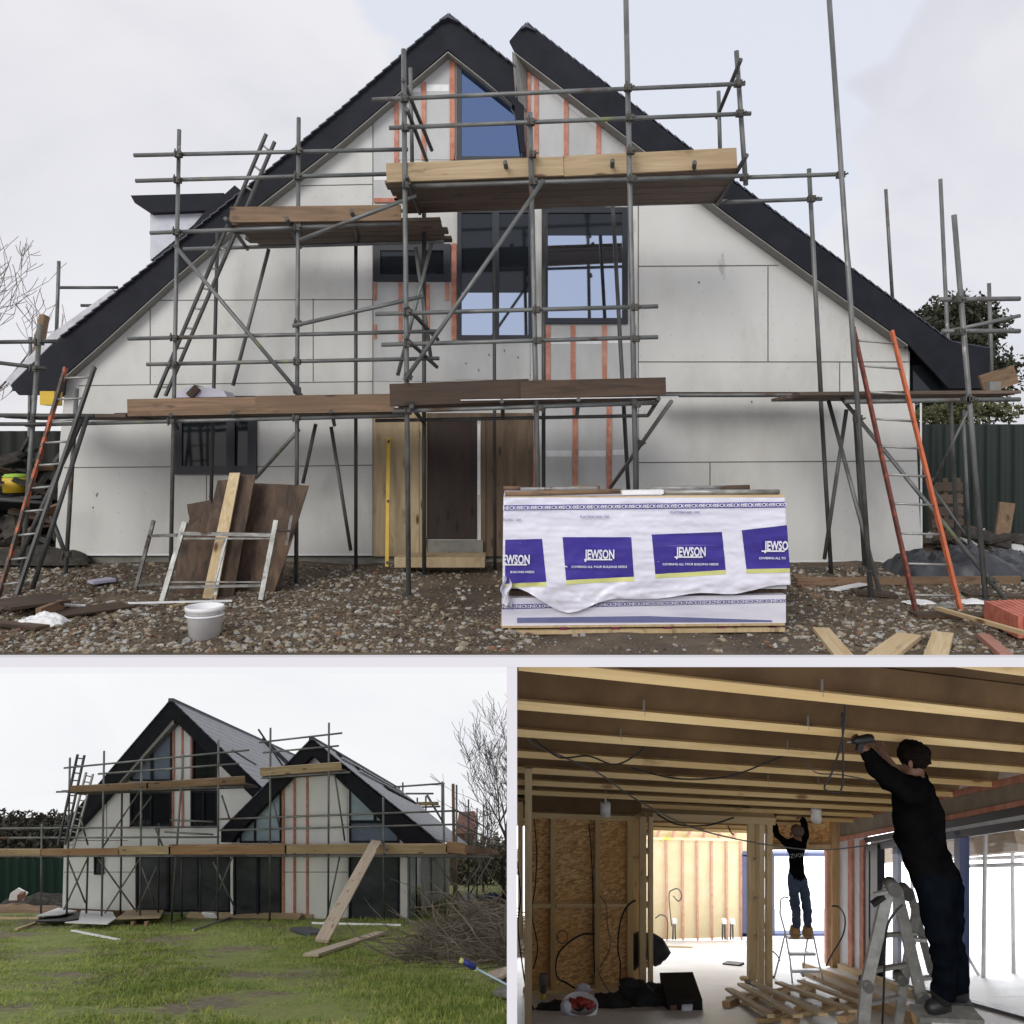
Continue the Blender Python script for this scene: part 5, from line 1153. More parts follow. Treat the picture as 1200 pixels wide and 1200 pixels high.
MB().beam(W(745, 958.5, 9.4), W(900, 964, 9.4), .05, .03).build('header', 'joist', fr)
MB().beam(W(877, 1150, 9.9), W(897, 1158, 9.3), .1, .03).build('sole_plate', 'ply_dark', fr); MB().beam(W(869, 1146, 10), W(884, 1149, 9.8), .06, .04).build('packer', 'joist', fr)
# back wall with insulation between red studs
M['cream'] = mat('insulation foil', [(.3, (.80, .68, .40)), (.7, (.88, .79, .54))], (3, 3, 3), .7, stains=[((.80, .70, .04), (1.1, 1.1, 1.1), .66, .72)])
M['pinkb'] = mat('pink stud', [(.3, (.58, .30, .22)), (.7, (.74, .44, .34))], 8, .8)
bw = thing('insulated_wall', W(815, 1100, 19), 'far wall of cream insulation between thin pink studs', 'wall')
poly([(740, 925), (878, 925), (878, 1098), (740, 1102)], 19, .1).build('insulation', 'cream', bw)
for x in (764, 781.5, 800.5, 817.5, 834.5, 852, 869): MB().beam(W(x, 1101, 18.95), W(x-.5, 983, 18.95), .05, .05, V((0, 1, 0))).build('stud', 'pinkb', bw)
for x in (770, 788, 806, 824, 842, 860): MB().beam(W(x+6, 957, 18.7), W(x, 983, 18.95), .06, .05, V((0, 1, 0))).build('rafter', 'pinkb', bw)
MB().beam(W(758, 982, 18.9), W(876, 984, 18.9), .06, .05).build('wall_plate', 'cream', bw)
M['glass_clear'] = m = bpy.data.materials.new('clear glass'); m.use_nodes = True; nt = m.node_tree; nt.nodes.remove(nt.nodes['Principled BSDF'])
t1 = nt.nodes.new('ShaderNodeBsdfTransparent'); t1.inputs[0].default_value = (.94, .95, .96, 1); g1 = nt.nodes.new('ShaderNodeBsdfGlossy'); g1.inputs['Roughness'].default_value = .02; mx = nt.nodes.new('ShaderNodeMixShader'); mx.inputs[0].default_value = .04
nt.links.new(t1.outputs[0], mx.inputs[1]); nt.links.new(g1.outputs[0], mx.inputs[2]); nt.links.new(mx.outputs[0], nt.nodes['Material Output'].inputs[0])
M['bluef'] = plain('blue-grey window frame', (.09, .11, .22), .4)
fw = thing('window', W(925, 1097, 18.9), 'large far window with a thin blue-grey frame behind the man in blue jeans', 'window')
for x0, y0, x1, y1 in [(870.5, 1002, 875.5, 1098), (870, 1000, 985, 1003.5), (979, 1002, 982, 1095), (870, 1094, 985, 1097), (906, 1004, 908, 1095)]: poly(rect(x0, y0, x1, y1), 18.9, .12).build('frame', 'bluef', fw)
poly(rect(875, 1003, 980, 1095), 18.97, .01).build('pane', 'glass_clear', fw)
# rear partition with an OSB panel above the opening where the second man works
M['pine_o'] = wood('orange pine', (.40, .24, .11), (.58, .40, .21), (.2, .08, .03))
rp = thing('stud_wall', W(980, 1148, 12), 'pine stud partition with a high OSB strip above the second man', 'wall')
poly(rect(905, 961, 977, 991), 12.1, .03).build('sheathing', 'osb', rp)
for a in [(904, 990, 984, 996), (904, 958, 980, 962)]: poly(rect(*a), 12, .09).build('plate', 'pine', rp)
poly(rect(943, 961, 948, 991), 11.98, .05).build('stud', 'joist', rp)
poly(rect(975.5, 958, 984, 1138), 11.95, .10).build('post', 'pine_o', rp); poly(rect(968.5, 996, 974, 1132), 12.05, .09).build('post', 'pinkb', rp)
# window wall on the right
rw = thing('window_wall', RW(1090, 1170), 'right-hand wall of tall dark-framed glazing under a red-battened beam', 'wall')
def rp_(pts, name, m_, off=0, th=.05): return MB().prism([RW(x, y, off) for x, y in pts], (th, 0, 0)).build(name, m_, rw)
M['brownbeam'] = mat('grey-brown board', [(.3, (.20, .165, .12)), (.7, (.31, .26, .195))], 4, .8, stains=[((.5, .45, .36), (.7, 4, 4), .70, .72)])
rp_([(984, 962), (1260, 902), (1260, 932), (984, 986)], 'beam_board', 'brownbeam')
rp_([(984, 957), (1260, 893), (1260, 903), (984, 963)], 'red_batten', 'batten', .03)
rp_([(984, 981), (1260, 925), (1260, 932), (984, 986)], 'red_batten', 'batten', .03)
rp_([(1012, 982), (1260, 932), (1260, 945), (1012, 988)], 'head_frame', 'frame', .01)
rp_([(1020, 987), (1260, 944), (1260, 951), (1020, 990)], 'head_strip', 'dormer_wall', .02)
rp_([(1014, 990), (1260, 951), (1260, 962), (1014, 998)], 'head_frame', 'frame', .03)
rp_([(1012, 990), (1018, 989), (1018, 1141), (1012, 1139)], 'frame', 'frame', .02); rp_([(1020, 990), (1028, 989), (1028, 1147), (1020, 1143)], 'frame', 'frame', .06, .1)
rp_([(1118, 975), (1125, 974), (1125, 1180), (1118, 1177)], 'mullion', 'bluef', .03, .1)
rp_([(1046, 990), (1052, 990), (1052, 1152), (1046, 1150)], 'mullion', 'bluef', -.05, .05)
rp_([(1018, 1141), (1260, 1208), (1260, 1216), (1018, 1147)], 'sill', 'frame', .05, .1); rp_([(1018, 1149), (1260, 1219), (1260, 1224), (1018, 1152)], 'sill', 'frame', .12, .05)
rp_([(1028, 992), (1260, 955), (1260, 1212), (1028, 1144)], 'pane', 'glass_clear', -.02, .01)
M['foam'] = plain('white insulation board', (.68, .68, .72), .7)
rp_([(984, 985), (1013, 980), (1013, 1140), (984, 1134)], 'insulation', 'foam')
for x in (993.5, 1007): rp_([(x, 985), (x+4.5, 984), (x+4.5, 1138), (x, 1136)], 'red_batten', 'batten', .04, .04)
# outside the glazing: pale terrace, scaffold poles
M['patio'] = plain('pale terrace', (.62, .60, .56), .9)
pt = MB(); pt.prism([V((x, y, fz(x, y)-.02)) for x, y in [(RW(1185, 1188).x+.4, 6.5), (RW(985, 1132).x+.4, 11.8), (9, 58), (45, 58), (45, 6.5)]], (0, 0, -.05)); struct(pt, 'terrace', 'patio')
os_ = thing('scaffolding', RW(1154, 1170, -1.5), 'pale scaffold poles outside the tall glazing at the right', 'scaffolding')
for x0, y0, x1, y1, o in [(1155, 955, 1152, 1168, -1.6), (1131, 965, 1133, 1150, -2.6), (1068, 985, 1070, 1130, -1.6), (1186, 950, 1188, 1160, -2.4)]: MB().tube(RW(x0, y0, o), RW(x1, y1, o), .028, 8).build('standard', 'tape', os_)
MB().tube(RW(1100, 1016, -1.7), RW(1200, 1013, -1.7), .025, 8).build('rail', 'tape', os_); MB().tube(RW(1100, 1008, -2.5), RW(1200, 1004, -2.5), .025, 8).build('rail', 'tape', os_)
MB().tube(RW(1128, 1110, -1.7), RW(1150, 1148, -1.7), .022, 8).build('brace', 'tape', os_)
MB().beam(RW(1030, 1003, -2), RW(1200, 985, -2), .2, .25).build('toe_board', 'board_pale', os_)

# ------------------------------------------------------------ fittings, cables, floor clutter
for x, y, Y, lb in [(709.5, 948, 8.55, 'white cylinder light fitting hanging in front of the OSB wall'), (956.5, 955, 9.7, 'white cylinder light fitting hanging above the second man')]:
    p = W(x, y+7.5, Y); r_ = 6/FOC*Y; h_ = 15/FOC*Y; t = thing('ceiling_light', p, lb, 'light')
    MB().lathe(p, [(0, 0.01), (r_*.8, .01), (r_*.85, 0), (r_, 0), (r_, h_), (0, h_)], 20).build('housing', 'white_plastic', t)
    MB().tube(p+V((0, 0, h_)), V((p.x, p.y, cz(p.x, p.y, CB+.05))), .01, 6).build('stem', 'white_plastic', t)
def cable(pts, Ys, label, r_=.0055, m_='black', name='cable'):
    n = len(pts); P = [W(x, y, Ys if not hasattr(Ys, '__len__') else Ys[0]+(Ys[1]-Ys[0])*i/(n-1)) for i, (x, y) in enumerate(pts)]
    Q = []                        # Catmull-Rom
    for i in range(n-1):
        p0, p1, p2, p3 = P[max(i-1, 0)], P[i], P[i+1], P[min(i+2, n-1)]
        for k in range(6):
            t = k/6; Q.append(.5*((2*p1)+(p2-p0)*t+(2*p0-5*p1+4*p2-p3)*t*t+(3*p1-p0-3*p2+p3)*t**3))
    Q.append(P[-1]); return tag(MB().path(Q, r_, 6).build(name, m_), label, 'cable')
M['cable_g'] = plain('grey cable', (.10, .10, .10), .6)
cable([(616, 860), (625, 872), (660, 887), (700, 905), (732, 928), (760, 945), (800, 965), (840, 978), (900, 990), (960, 996), (1020, 990), (1060, 980)], (5.6, 7.5), 'long grey cable drooping across the whole room below the joists', .006, 'cable_g')
cable([(620, 862), (650, 885), (665, 888), (690, 886), (720, 896), (745, 885), (756, 873)], (5.6, 5.6), 'dark cable looping under the joists at the upper left', .006)
cable([(740, 900), (790, 912), (840, 912), (870, 905), (900, 893), (925, 883)], (6, 6), 'thin cable sagging in the middle of the ceiling', .006)
cable([(991, 800), (990, 840), (986, 870), (975, 905), (966, 923), (975, 928), (986, 925), (988, 890), (987, 835)], 4.9, 'black cable loop hanging beside the first man', .006)
cable([(937, 884), (948, 897), (958, 906), (985, 908), (1020, 915), (1045, 925)], 6.2, 'grey cable slung behind the arm of the first man', .005, 'cable_g')
cable([(770, 954), (790, 965), (812, 968), (835, 966), (860, 958)], 9.2, 'cable sagging below the pine header', .009)
cable([(853, 968), (857, 976), (860, 978)], 9.0, 'short cable end hanging below the pine header', .009)
cable([(626, 960), (629, 1000), (627, 1040), (623, 1070), (630, 1110), (625, 1135)], 8.65, 'black cable hanging in the first bay of the OSB wall', .008)
cable([(690, 965), (693, 1000), (695, 1050), (695, 1090), (697, 1140)], 8.8, 'straight black cable beside the third stud of the OSB wall', .008)
cable([(697, 1094), (680, 1096), (660, 1110), (652, 1125), (653, 1145), (664, 1152), (674, 1158)], 8.7, 'thick black cable curving across the middle OSB panel', .010)
cable([(745, 1055), (735, 1062), (727, 1080), (724, 1110), (727, 1130), (726, 1152)], 8.9, 'black cable hanging from the left post cluster', .010)
cable([(703, 1050), (710, 1060), (712, 1085), (715, 1110), (703, 1133)], 8.85, 'grey cable in the right-hand OSB bay', .006, 'cable_g')
cable([(700, 1134), (706, 1150), (718, 1165), (735, 1170)], 8.8, 'grey cable trailing from the OSB wall to the bags', .006, 'cable_g')
cable([(655, 1100)]+[(659+6.5*math.cos(a), 1098+7.5*math.sin(a)) for a in np.linspace(-3, 6, 14)], 8.8, 'coil of grey cable on the middle OSB panel', .006, 'cable_g')
cable([(606, 1010), (610, 1050), (607, 1085), (612, 1130), (618, 1165), (628, 1188)], 7.6, 'cable running down the left edge of the room', .008)
cable([(787, 1085), (784, 1050), (788, 1043), (795, 1042), (799, 1050), (795, 1056), (789, 1050)], 18.7, 'loop of cable on the cream insulated wall', .014, 'cable_g')
cable([(768, 1076), (775, 1072), (782, 1078), (782, 1100)], 18.7, 'bent cable tail at the left of the insulated wall', .014, 'cable_g')
for k, (x, lb) in enumerate([(790, 'pair of pipe tails at the foot of the insulated wall, left'), (848, 'pair of pipe tails at the foot of the insulated wall, middle'), (857.5, 'pipe tail at the foot of the insulated wall, right')]):
    t = thing('pipe_tail', W(x, 1100, 18.6), lb, 'pipe')
    MB().tube(W(x-1.5, 1101, 18.6), W(x-1, 1078, 18.6), .02, 6).build('pipe', 'cable_g', t); MB().tube(W(x+1.5, 1101, 18.6), W(x+1, 1078, 18.6), .02, 6).build('pipe', 'cable_g', t)
    MB().box(W(x, 0, 18.6).x-.05, 18.5, W(x, 1080, 18.6).z, W(x, 0, 18.6).x+.05, 18.6, W(x, 1076, 18.6).z).build('box', 'white_plastic', t)
cable([(968, 1132), (975, 1118), (988, 1095), (990, 1075), (983, 1063), (975, 1062)], 10.8, 'black cable arching beside the pine post behind the white steps', .010)
cable([(906, 1115), (911, 1120), (914, 1126)], 10.5, 'short black cable end beside the right post cluster', .010)
cable([(963, 780), (960, 790)], 4.6, 'stub of cable at the top of the room', .004)
def nails(pts, Y0, lb):
    t = thing('cable_clip', W(*pts[0], Y0), lb, 'clip')
    for x, y in pts[1:]: MB().lathe(W(x, y, Y0), [(0, -.006), (.009, 0), (.006, .02), (0, .022)], 8).build('bulb', 'white_plastic', t)
    MB().tube(W(*pts[0], Y0), W(pts[0][0]+26, pts[0][1]-15, Y0-.3), .006, 6).build('red_cable', plain('red cable', (.30, .03, .05), .5), t)
nails([(1146, 798), (1143, 797), (1155, 800), (1167, 801)], 4.9, 'dark red cable with three white clips at the top right of the ceiling')
nails([(1064, 836), (1057, 835), (1068, 836), (1079, 837)], 5.6, 'dark red cable with three white clips above the first man')
# black coat on the posts, bags on the floor
def blob(c, rx, ry, rz, seed, amp=.35, n=22, fr_=1.6, flat=None):
    G_ = []
    for i in range(n+1):
        th = math.pi*i/n; row = []
        for k in range(2*n+1):
            ph = 2*math.pi*k/(2*n); d = V((math.sin(th)*math.cos(ph), math.sin(th)*math.sin(ph), math.cos(th)))
            s_ = 1+amp*mn.fractal(d*fr_+V((seed*3.1, seed, 0)), .8, 2.1, 4)
            row.append(V(c)+V((d.x*rx*s_, d.y*ry*s_, d.z*rz*s_)))
        G_.append(row)
    return MB().sheet(G_)
M['cloth_black'] = mat('black cloth', [(.3, (.006, .006, .007)), (.7, (.018, .018, .020))], 5, .75)
cb = MB()
ctp = [(728, 1106), (742, 1099), (752, 1097), (766, 1098), (780, 1106), (787, 1118), (783, 1124), (768, 1132), (757, 1124), (748, 1130), (742, 1137), (731, 1135), (728, 1128), (733, 1118)]
G_ = []
cen = W(756, 1114, 9.36)
for s_, dy in [(0.0, -.13), (.35, -.12), (.65, -.09), (.88, -.04), (1.0, .03), (.95, .10)]:
    row = []
    m_n = len(ctp)
    for k in range(m_n*4+1):
        i = (k//4) % m_n; t = (k % 4)/4; x0, y0 = ctp[i]; x1, y1 = ctp[(i+1) % m_n]
        p = W(x0+(x1-x0)*t, y0+(y1-y0)*t, 9.36); q = cen.lerp(p, s_); q.y += dy+.04*fbm(q.x*9, q.z*9, 5)*(s_ > 0); row.append(q)
    G_.append(row)
tag(cb.sheet(G_).build('jacket', 'cloth_black'), 'black jacket slung round the left post cluster', 'jacket')
def bag(x, y, Y, rx, rz, seed, label, m_='cloth_black', amp=.35, cat='bag'):
    c = W(x, y, Y); return tag(blob(c, rx/FOC*Y, rx/FOC*Y*.8, rz/FOC*Y, seed, amp).build('bag', m_), label, cat)
bag(757, 1176, 8.0, 34, 19, 3, 'big black holdall heaped on the floor at the foot of the posts', amp=.45)
bag(715, 1182, 7.8, 24, 12, 5, 'black bag lying between the white tub and the big holdall')
bag(650, 1188, 7.6, 20, 11, 8, 'black bin bag slumped at the bottom left of the room')
tb_ = thing('tool_case', W(800, 1190, 7.6), 'open black tool case with red and blue bits at the bottom of the room', 'case')
poly([(782, 1172), (823, 1171), (824, 1196), (784, 1198)], 7.6, .4).build('case_body', 'black', tb_)
poly([(800, 1180), (812, 1179), (810, 1190), (798, 1192)], 7.57, .03).build('blue_rag', 'wrap', tb_); poly([(786, 1180), (793, 1179), (793, 1183), (786, 1184)], 7.58, .02).build('red_grip', 'st_d', tb_)
p = W(680, 1196, 7.4); bt_ = thing('tub', p, 'white tub of red tools on the floor by the OSB wall', 'tub'); k7 = 7.4/FOC
MB().lathe(p, [(0, 0), (17*k7, 0), (21*k7, 20*k7), (19.5*k7, 20*k7), (16*k7, 3*k7), (0, 3*k7)], 24).build('tub_body', 'white_plastic', bt_)
M['redt'] = plain('red plastic', (.38, .03, .02), .45)
for k, (x, y) in enumerate([(672, 1176), (682, 1174), (690, 1177), (678, 1179)]): blob(W(x, y, 7.4), 7*k7, 6*k7, 4*k7, k+2, .5, 10).build('tool', 'redt' if k != 3 else 'black', bt_)
blob(W(663, 1180, 7.3), 6*k7, 5*k7, 8*k7, 9, .4, 10).build('plastic_bag', 'wrap', bt_)
p = W(636.5, 1172, 8.4); k8 = 8.4/FOC; tc_ = thing('sealant_gun', p, 'dark canister with a yellow nozzle base standing by the OSB wall', 'canister')
MB().lathe(p, [(0, 0), (4*k8, 0), (3.5*k8, 5*k8), (1.6*k8, 8*k8)], 14).build('yellow_foot', 'yellow', tc_); MB().lathe(p+V((0, 0, 8*k8)), [(1.6*k8, 0), (4*k8, 2*k8), (4*k8, 10*k8), (4.8*k8, 11*k8), (4.8*k8, 21*k8), (0, 22*k8)], 14).build('canister_body', 'cable_g', tc_)
tag(blob(W(683, 1159, 8.5), .09, .04, .05, 4, .5, 10).build('polythene_scrap', 'wrap'), 'scrap of clear polythene on the sole plate of the OSB wall', 'scrap')
# timber on the floor
def fb(name, x0, y0, x1, y1, wd, th, m_, label=None, cat='timber', par=None, lift=0):
    mb_ = MB().beam(FL(x0, y0, lift+th/2), FL(x1, y1, lift+th/2), wd, th, V((0, .49, .87)))
    return mb_.build(name, m_, par) if par else tag(mb_.build(name, m_), label, cat)
fb('timber_batten', 947, 1141, 1045, 1182, .22, .05, 'pine', 'wide pine board lying on the floor behind the aluminium ladder')
fb('timber_batten', 942, 1137, 1012, 1163, .05, .10, 'joist', 'square pine batten along the left of the wide board')
fb('timber_batten', 985, 1135, 1110, 1183, .09, .07, 'pine', 'long pine sole plate lying under the tall glazing')
fb('timber_batten', 995, 1168, 1080, 1200, .16, .09, 'pine_o', 'stack of pink-tinted pine under the aluminium ladder')
fb('timber_lath', 782, 1110, 812, 1111, .10, .03, 'pine', 'short lath lying on the pale floor by the far wall')
tag(MB().beam(FL(850, 1130, .02), FL(869, 1132, .02), .12, .03).build('offcut', 'black'), 'small dark offcut lying on the pale floor', 'offcut')
pf = thing('pallet', FL(920, 1180), 'pale pine pallet lying on the floor at the bottom of the room', 'pallet')
for k, (x0, y0, x1, y1) in enumerate([(854, 1166, 905, 1200), (868, 1160, 935, 1200), (884, 1158, 965, 1198), (912, 1158, 1000, 1194), (938, 1156, 1010, 1184)]): fb('slat', x0, y0, x1, y1, .085, .025, 'pine', par=pf, lift=.055)
for x, y in [(878, 1176), (915, 1171), (945, 1166), (905, 1190), (940, 1185), (972, 1178), (855, 1178), (925, 1200), (990, 1196)]: fb('block', x-4, y+2, x+7, y-3, .08, .05, 'pine_o', par=pf)
for x0, y0, x1, y1 in [(855, 1172, 948, 1156), (890, 1198, 1002, 1178)]: fb('bearer', x0, y0, x1, y1, .09, .03, 'joist', par=pf)

# ------------------------------------------------------------ white folding steps under the second man
YM2 = 10.2
M['whitemetal'] = plain('white enamel', (.66, .67, .72), .4)
ws = thing('folding_steps', W(935, 1150, YM2), 'white folding steps carrying the man in blue jeans', 'steps')
def ws_t(pts, r_=.011, Y=YM2): return MB().path([W(x, y, Y+d) for x, y, d in pts], r_, 7).build('tube', 'whitemetal', ws)
ws_t([(929, 1157, -.25), (926, 1125, -.2), (920, 1092, 0), (914, 1070, .05), (915, 1054, .1), (919, 1051, .1), (924, 1052, .1)]); ws_t([(966, 1153, -.25), (960, 1130, -.2), (953, 1096, 0)])
ws_t([(907, 1147, .25), (914, 1120, .2), (920, 1094, 0)]); ws_t([(941, 1144, .3), (943, 1120, .2), (947, 1096, 0)])
for (x0, x1, y, d) in [(924, 955, 1098, 0), (926, 956, 1117, -.15), (929, 961, 1137, -.22)]:
    MB().prism([W(x0, y, YM2+d), W(x1, y, YM2+d), W(x1-3, y-2.4, YM2+d+.14), W(x0-3, y-2.4, YM2+d+.14)], (0, 0, -.035)).build('tread', 'whitemetal', ws)
for x, y, d in [(929, 1157, -.25), (966, 1153, -.25), (907, 1147, .25), (941, 1144, .3)]: MB().tube(W(x, y, YM2+d), W(x, y-3, YM2+d), .016, 8).build('foot', 'black', ws)

# ------------------------------------------------------------ aluminium hinged ladder
YL = 5.25
ld = thing('hinged_ladder', W(1045, 1196, YL), 'folded aluminium multi-purpose ladder standing under the first man', 'ladder')
def st2(x0, y0, d0, x1, y1, d1, w_=.075, n='stile', m_='alu'): return MB().beam(W(x0, y0, YL+d0), W(x1, y1, YL+d1), .028, w_, V((1, 0, .2))).build(n, m_, ld)
st2(1041, 1042, 0, 1016, 1150, -.1); st2(1016, 1150, -.1, 1010, 1215, -.15); st2(1050, 1042, .0, 1079, 1165, .1); st2(1079, 1165, .1, 1084, 1215, .12)
st2(1076, 1058, .45, 1060, 1145, .35, .06); st2(1060, 1145, .35, 1050, 1215, .3, .06); st2(1066, 1044, .4, 1092, 1140, .5, .05)
for x0, y0, d0, x1, y1, d1 in [(1034, 1096, 0, 1072, 1094, .4), (1024, 1137, -.1, 1064, 1130, .35), (1018, 1176, -.12, 1054, 1168, .32), (1062, 1100, .05, 1084, 1102, .45), (1074, 1147, .08, 1098, 1145, .5)]:
    MB().beam(W(x0, y0, YL+d0), W(x1, y1, YL+d1), .03, .022).build('rung', 'alu', ld)
M['alu_dark'] = plain('grey cast hinge', (.16, .16, .15), .5, .4)
for x, y, d, r_ in [(1045.5, 1039, 0, 8), (1061, 1045, .4, 8), (1015, 1153, -.1, 6), (1055, 1146, .33, 6), (1080, 1168, .1, 8)]:
    c = W(x, y, YL+d); MB().tube(c+V((0, -.045, 0)), c+V((0, .045, 0)), r_/FOC*YL, 18).build('hinge', 'alu_dark', ld)
cable([(1058, 1060), (1048, 1070), (1040, 1085), (1037, 1110), (1036, 1150), (1034, 1200)], 5.05, 'black power lead hanging down the aluminium ladder', .007)
MB().beam(W(1072, 1187, YL-.05), W(1146, 1190, YL-.02), .13, .03).build('platform', 'alu', ld); MB().beam(W(1140, 1188, YL), W(1150, 1225, YL+.1), .03, .06).build('stile', 'alu', ld)
MB().beam(W(1024, 1048, YL-.05), W(1040, 1045, YL-.05), .02, .02).build('lock_bar', 'alu', ld); MB().beam(W(1022, 1060, YL-.05), W(1036, 1050, YL-.05), .03, .03).build('lock_bar', 'black', ld)

# ------------------------------------------------------------ people
def figure(name, J, bones, mats, matof, parent, sub=2, root='pelvis'):
    """J: joint -> (point, radius x, radius y); one continuous skinned surface"""
    names = list(J); me = bpy.data.meshes.new(name)
    me.from_pydata([tuple(J[n][0]-parent.location) for n in names], [(names.index(a), names.index(b)) for a, b in bones], [])
    o = bpy.data.objects.new(name, me); COL.objects.link(o)
    sk = o.modifiers.new('skin', 'SKIN'); sk.use_smooth_shade = True; sk.branch_smoothing = .6
    for i, n in enumerate(names):
        d = me.skin_vertices[0].data[i]; d.radius = (J[n][1], J[n][2] if len(J[n]) > 2 else J[n][1]); d.use_root = n == root
    ss = o.modifiers.new('sub', 'SUBSURF'); ss.levels = sub; ss.render_levels = sub
    bpy.context.view_layer.update()
    m2 = bpy.data.meshes.new_from_object(o.evaluated_get(bpy.context.evaluated_depsgraph_get())); bpy.data.objects.remove(o)
    o = bpy.data.objects.new(name, m2); COL.objects.link(o); o.parent = parent
    m2.materials.clear()
    for q in mats: m2.materials.append(M[q])
    segs = [(J[a][0]-parent.location, J[b][0]-parent.location, matof(a, b)) for a, b in bones]
    for pl in m2.polygons:
        c = pl.center; best = 1e9
        for a, b, mi in segs:
            ab = b-a; t = max(0, min(1, (c-a).dot(ab)/max(1e-9, ab.length_squared))); d = (c-a-ab*t).length
            if d < best: best = d; pl.material_index = mi
        pl.use_smooth = True
    amp = {}
    for pl in m2.polygons:
        for vi in pl.vertices: amp[vi] = amp.get(vi, True) and mats[pl.material_index] not in ('skin',)
    for v in m2.vertices:
        if amp.get(v.index): v.co = v.co+v.normal*(.020*mn.fractal(V((v.co.x*6, v.co.y*6, v.co.z*13)), .7, 2.1, 4))
    return o
M['skin'] = plain('skin', (.17, .085, .055), .6)
M['hoodie'] = mat('black hoodie', [(.3, (.003, .003, .0035)), (.7, (.007, .007, .0075))], 6, 1, spec=0)
M['jeans_dark'] = mat('dark jeans', [(.3, (.003, .004, .006)), (.7, (.006, .008, .012))], 9, 1, spec=0)
M['jeans_blue'] = mat('blue jeans', [(.3, (.022, .036, .075)), (.7, (.060, .090, .16))], 9, .85, bmp=.2)
M['boots_tan'] = plain('tan boots', (.36, .22, .09), .7)
M['hair_dark'] = mat('dark hair', [(.3, (.004, .003, .003)), (.7, (.012, .009, .007))], 40, .95, bmp=.5, spec=.05)
M['hair_brown'] = plain('brown hair', (.10, .065, .045), .7)
def hand(J, B, pre, wrist, palm, tipdir, spread, Y, s=1.0):
    """palm plus four unequal fingers and a thumb, bent, beyond the wrist joint"""
    J[pre+'palm'] = (palm, .030*s, .016*s); B.append((wrist, pre+'palm'))
    t = tipdir.normalized(); sp = spread.normalized(); bend = t.cross(sp).normalized()
    for k, L in enumerate((.072, .082, .078, .060)):
        base = palm+t*.030*s+sp*(k-1.5)*.020*s; mid = base+(t*.6+sp*(k-1.5)*.05)*L*s*.6; tip = mid+(t*.6+bend*.75)*L*s*.55
        J[pre+'f%da' % k] = (base, .009*s, .009*s); J[pre+'f%db' % k] = (mid, .008*s, .008*s); J[pre+'f%dc' % k] = (tip, .0065*s, .0065*s)
        B += [(pre+'palm', pre+'f%da' % k), (pre+'f%da' % k, pre+'f%db' % k), (pre+'f%db' % k, pre+'f%dc' % k)]
    a = palm-sp*.034*s-t*.005*s; J[pre+'ta'] = (a, .011*s, .011*s); J[pre+'tb'] = (a+(t*.5-sp*.5+bend*.5)*.05*s, .009*s, .009*s); B += [(pre+'palm', pre+'ta'), (pre+'ta', pre+'tb')]
# first man: seen from his left, arms raised to the joists, standing on the ladder
Y1 = 5.2
q = lambda x, y, d=0: W(x, y, Y1+d)
m1 = thing('person', q(1110, 1186), 'man in black hoodie and dark jeans reaching up to the joists on the aluminium ladder', 'person')
J = {'pelvis': (q(1101, 1028), .185, .19), 'waist': (q(1084, 998), .172, .18), 'belly': (q(1075, 973), .185, .19), 'chest': (q(1076, 944), .170, .20), 'shoulders': (q(1076, 921), .13, .17), 'neck': (q(1071, 906), .082, .08),
     'jaw': (q(1068, 897, -.0), .070, .070), 'skull': (q(1070, 886), .092, .090), 'crown': (q(1072, 879), .07, .07), 'nose': (q(1057, 889), .016, .014),
     'shL': (q(1062, 924, -.17), .098, .098), 'elL': (q(1034, 906, -.20), .074, .074), 'wrL': (q(1015, 880, -.14), .046, .046),
     'shR': (q(1072, 918, .17), .07, .07), 'elR': (q(1052, 912, .26), .062, .062), 'wrR': (q(1038, 890, .22), .038, .038),
     'hipL': (q(1093, 1048, -.09), .145, .14), 'kneeL': (q(1102, 1098, -.10), .092, .092), 'calfL': (q(1108, 1128, -.08), .085, .085), 'ankL': (q(1106, 1166, -.06), .082, .078), 'toeL': (q(1094, 1179, -.08), .045, .04),
     'hipR': (q(1108, 1042, .10), .15, .14), 'kneeR': (q(1112, 1094, .12), .095, .095), 'calfR': (q(1119, 1124, .14), .085, .085), 'ankR': (q(1123, 1162, .15), .07, .07), 'toeR': (q(1129, 1179, .12), .045, .04)}
B = [('pelvis', 'waist'), ('waist', 'belly'), ('belly', 'chest'), ('chest', 'shoulders'), ('shoulders', 'neck'), ('neck', 'jaw'), ('jaw', 'skull'), ('skull', 'crown'), ('skull', 'nose'),
     ('shoulders', 'shL'), ('shL', 'elL'), ('elL', 'wrL'), ('shoulders', 'shR'), ('shR', 'elR'), ('elR', 'wrR'),
     ('pelvis', 'hipL'), ('hipL', 'kneeL'), ('kneeL', 'calfL'), ('calfL', 'ankL'), ('ankL', 'toeL'), ('pelvis', 'hipR'), ('hipR', 'kneeR'), ('kneeR', 'calfR'), ('calfR', 'ankR'), ('ankR', 'toeR')]
hand(J, B, 'hl', 'wrL', q(1009, 871, -.12), q(1000, 862, -.05)-q(1009, 871, -.12), V((.5, .8, .3)), Y1, 1.05)
hand(J, B, 'hr', 'wrR', q(1034, 879, .20), q(1027, 868, .2)-q(1034, 879, .20), V((.5, -.8, .2)), Y1, 1.05)
def mo(a, b):
    s_ = a+' '+b
    if 'toe' in s_ : return 3
    if any(k in s_ for k in ('knee', 'calf', 'ank')) or s_.startswith('pelvis hip'): return 2
    if 'palm' in s_ or s_.startswith('h') and not s_.startswith('hip') or 'jaw' in s_ or 'skull' in s_ or 'nose' in s_: return 1
    if s_ == 'elR wrR': return 1
    return 0
figure('body', J, B, ['hoodie', 'skin', 'jeans_dark', 'black'], mo, m1)
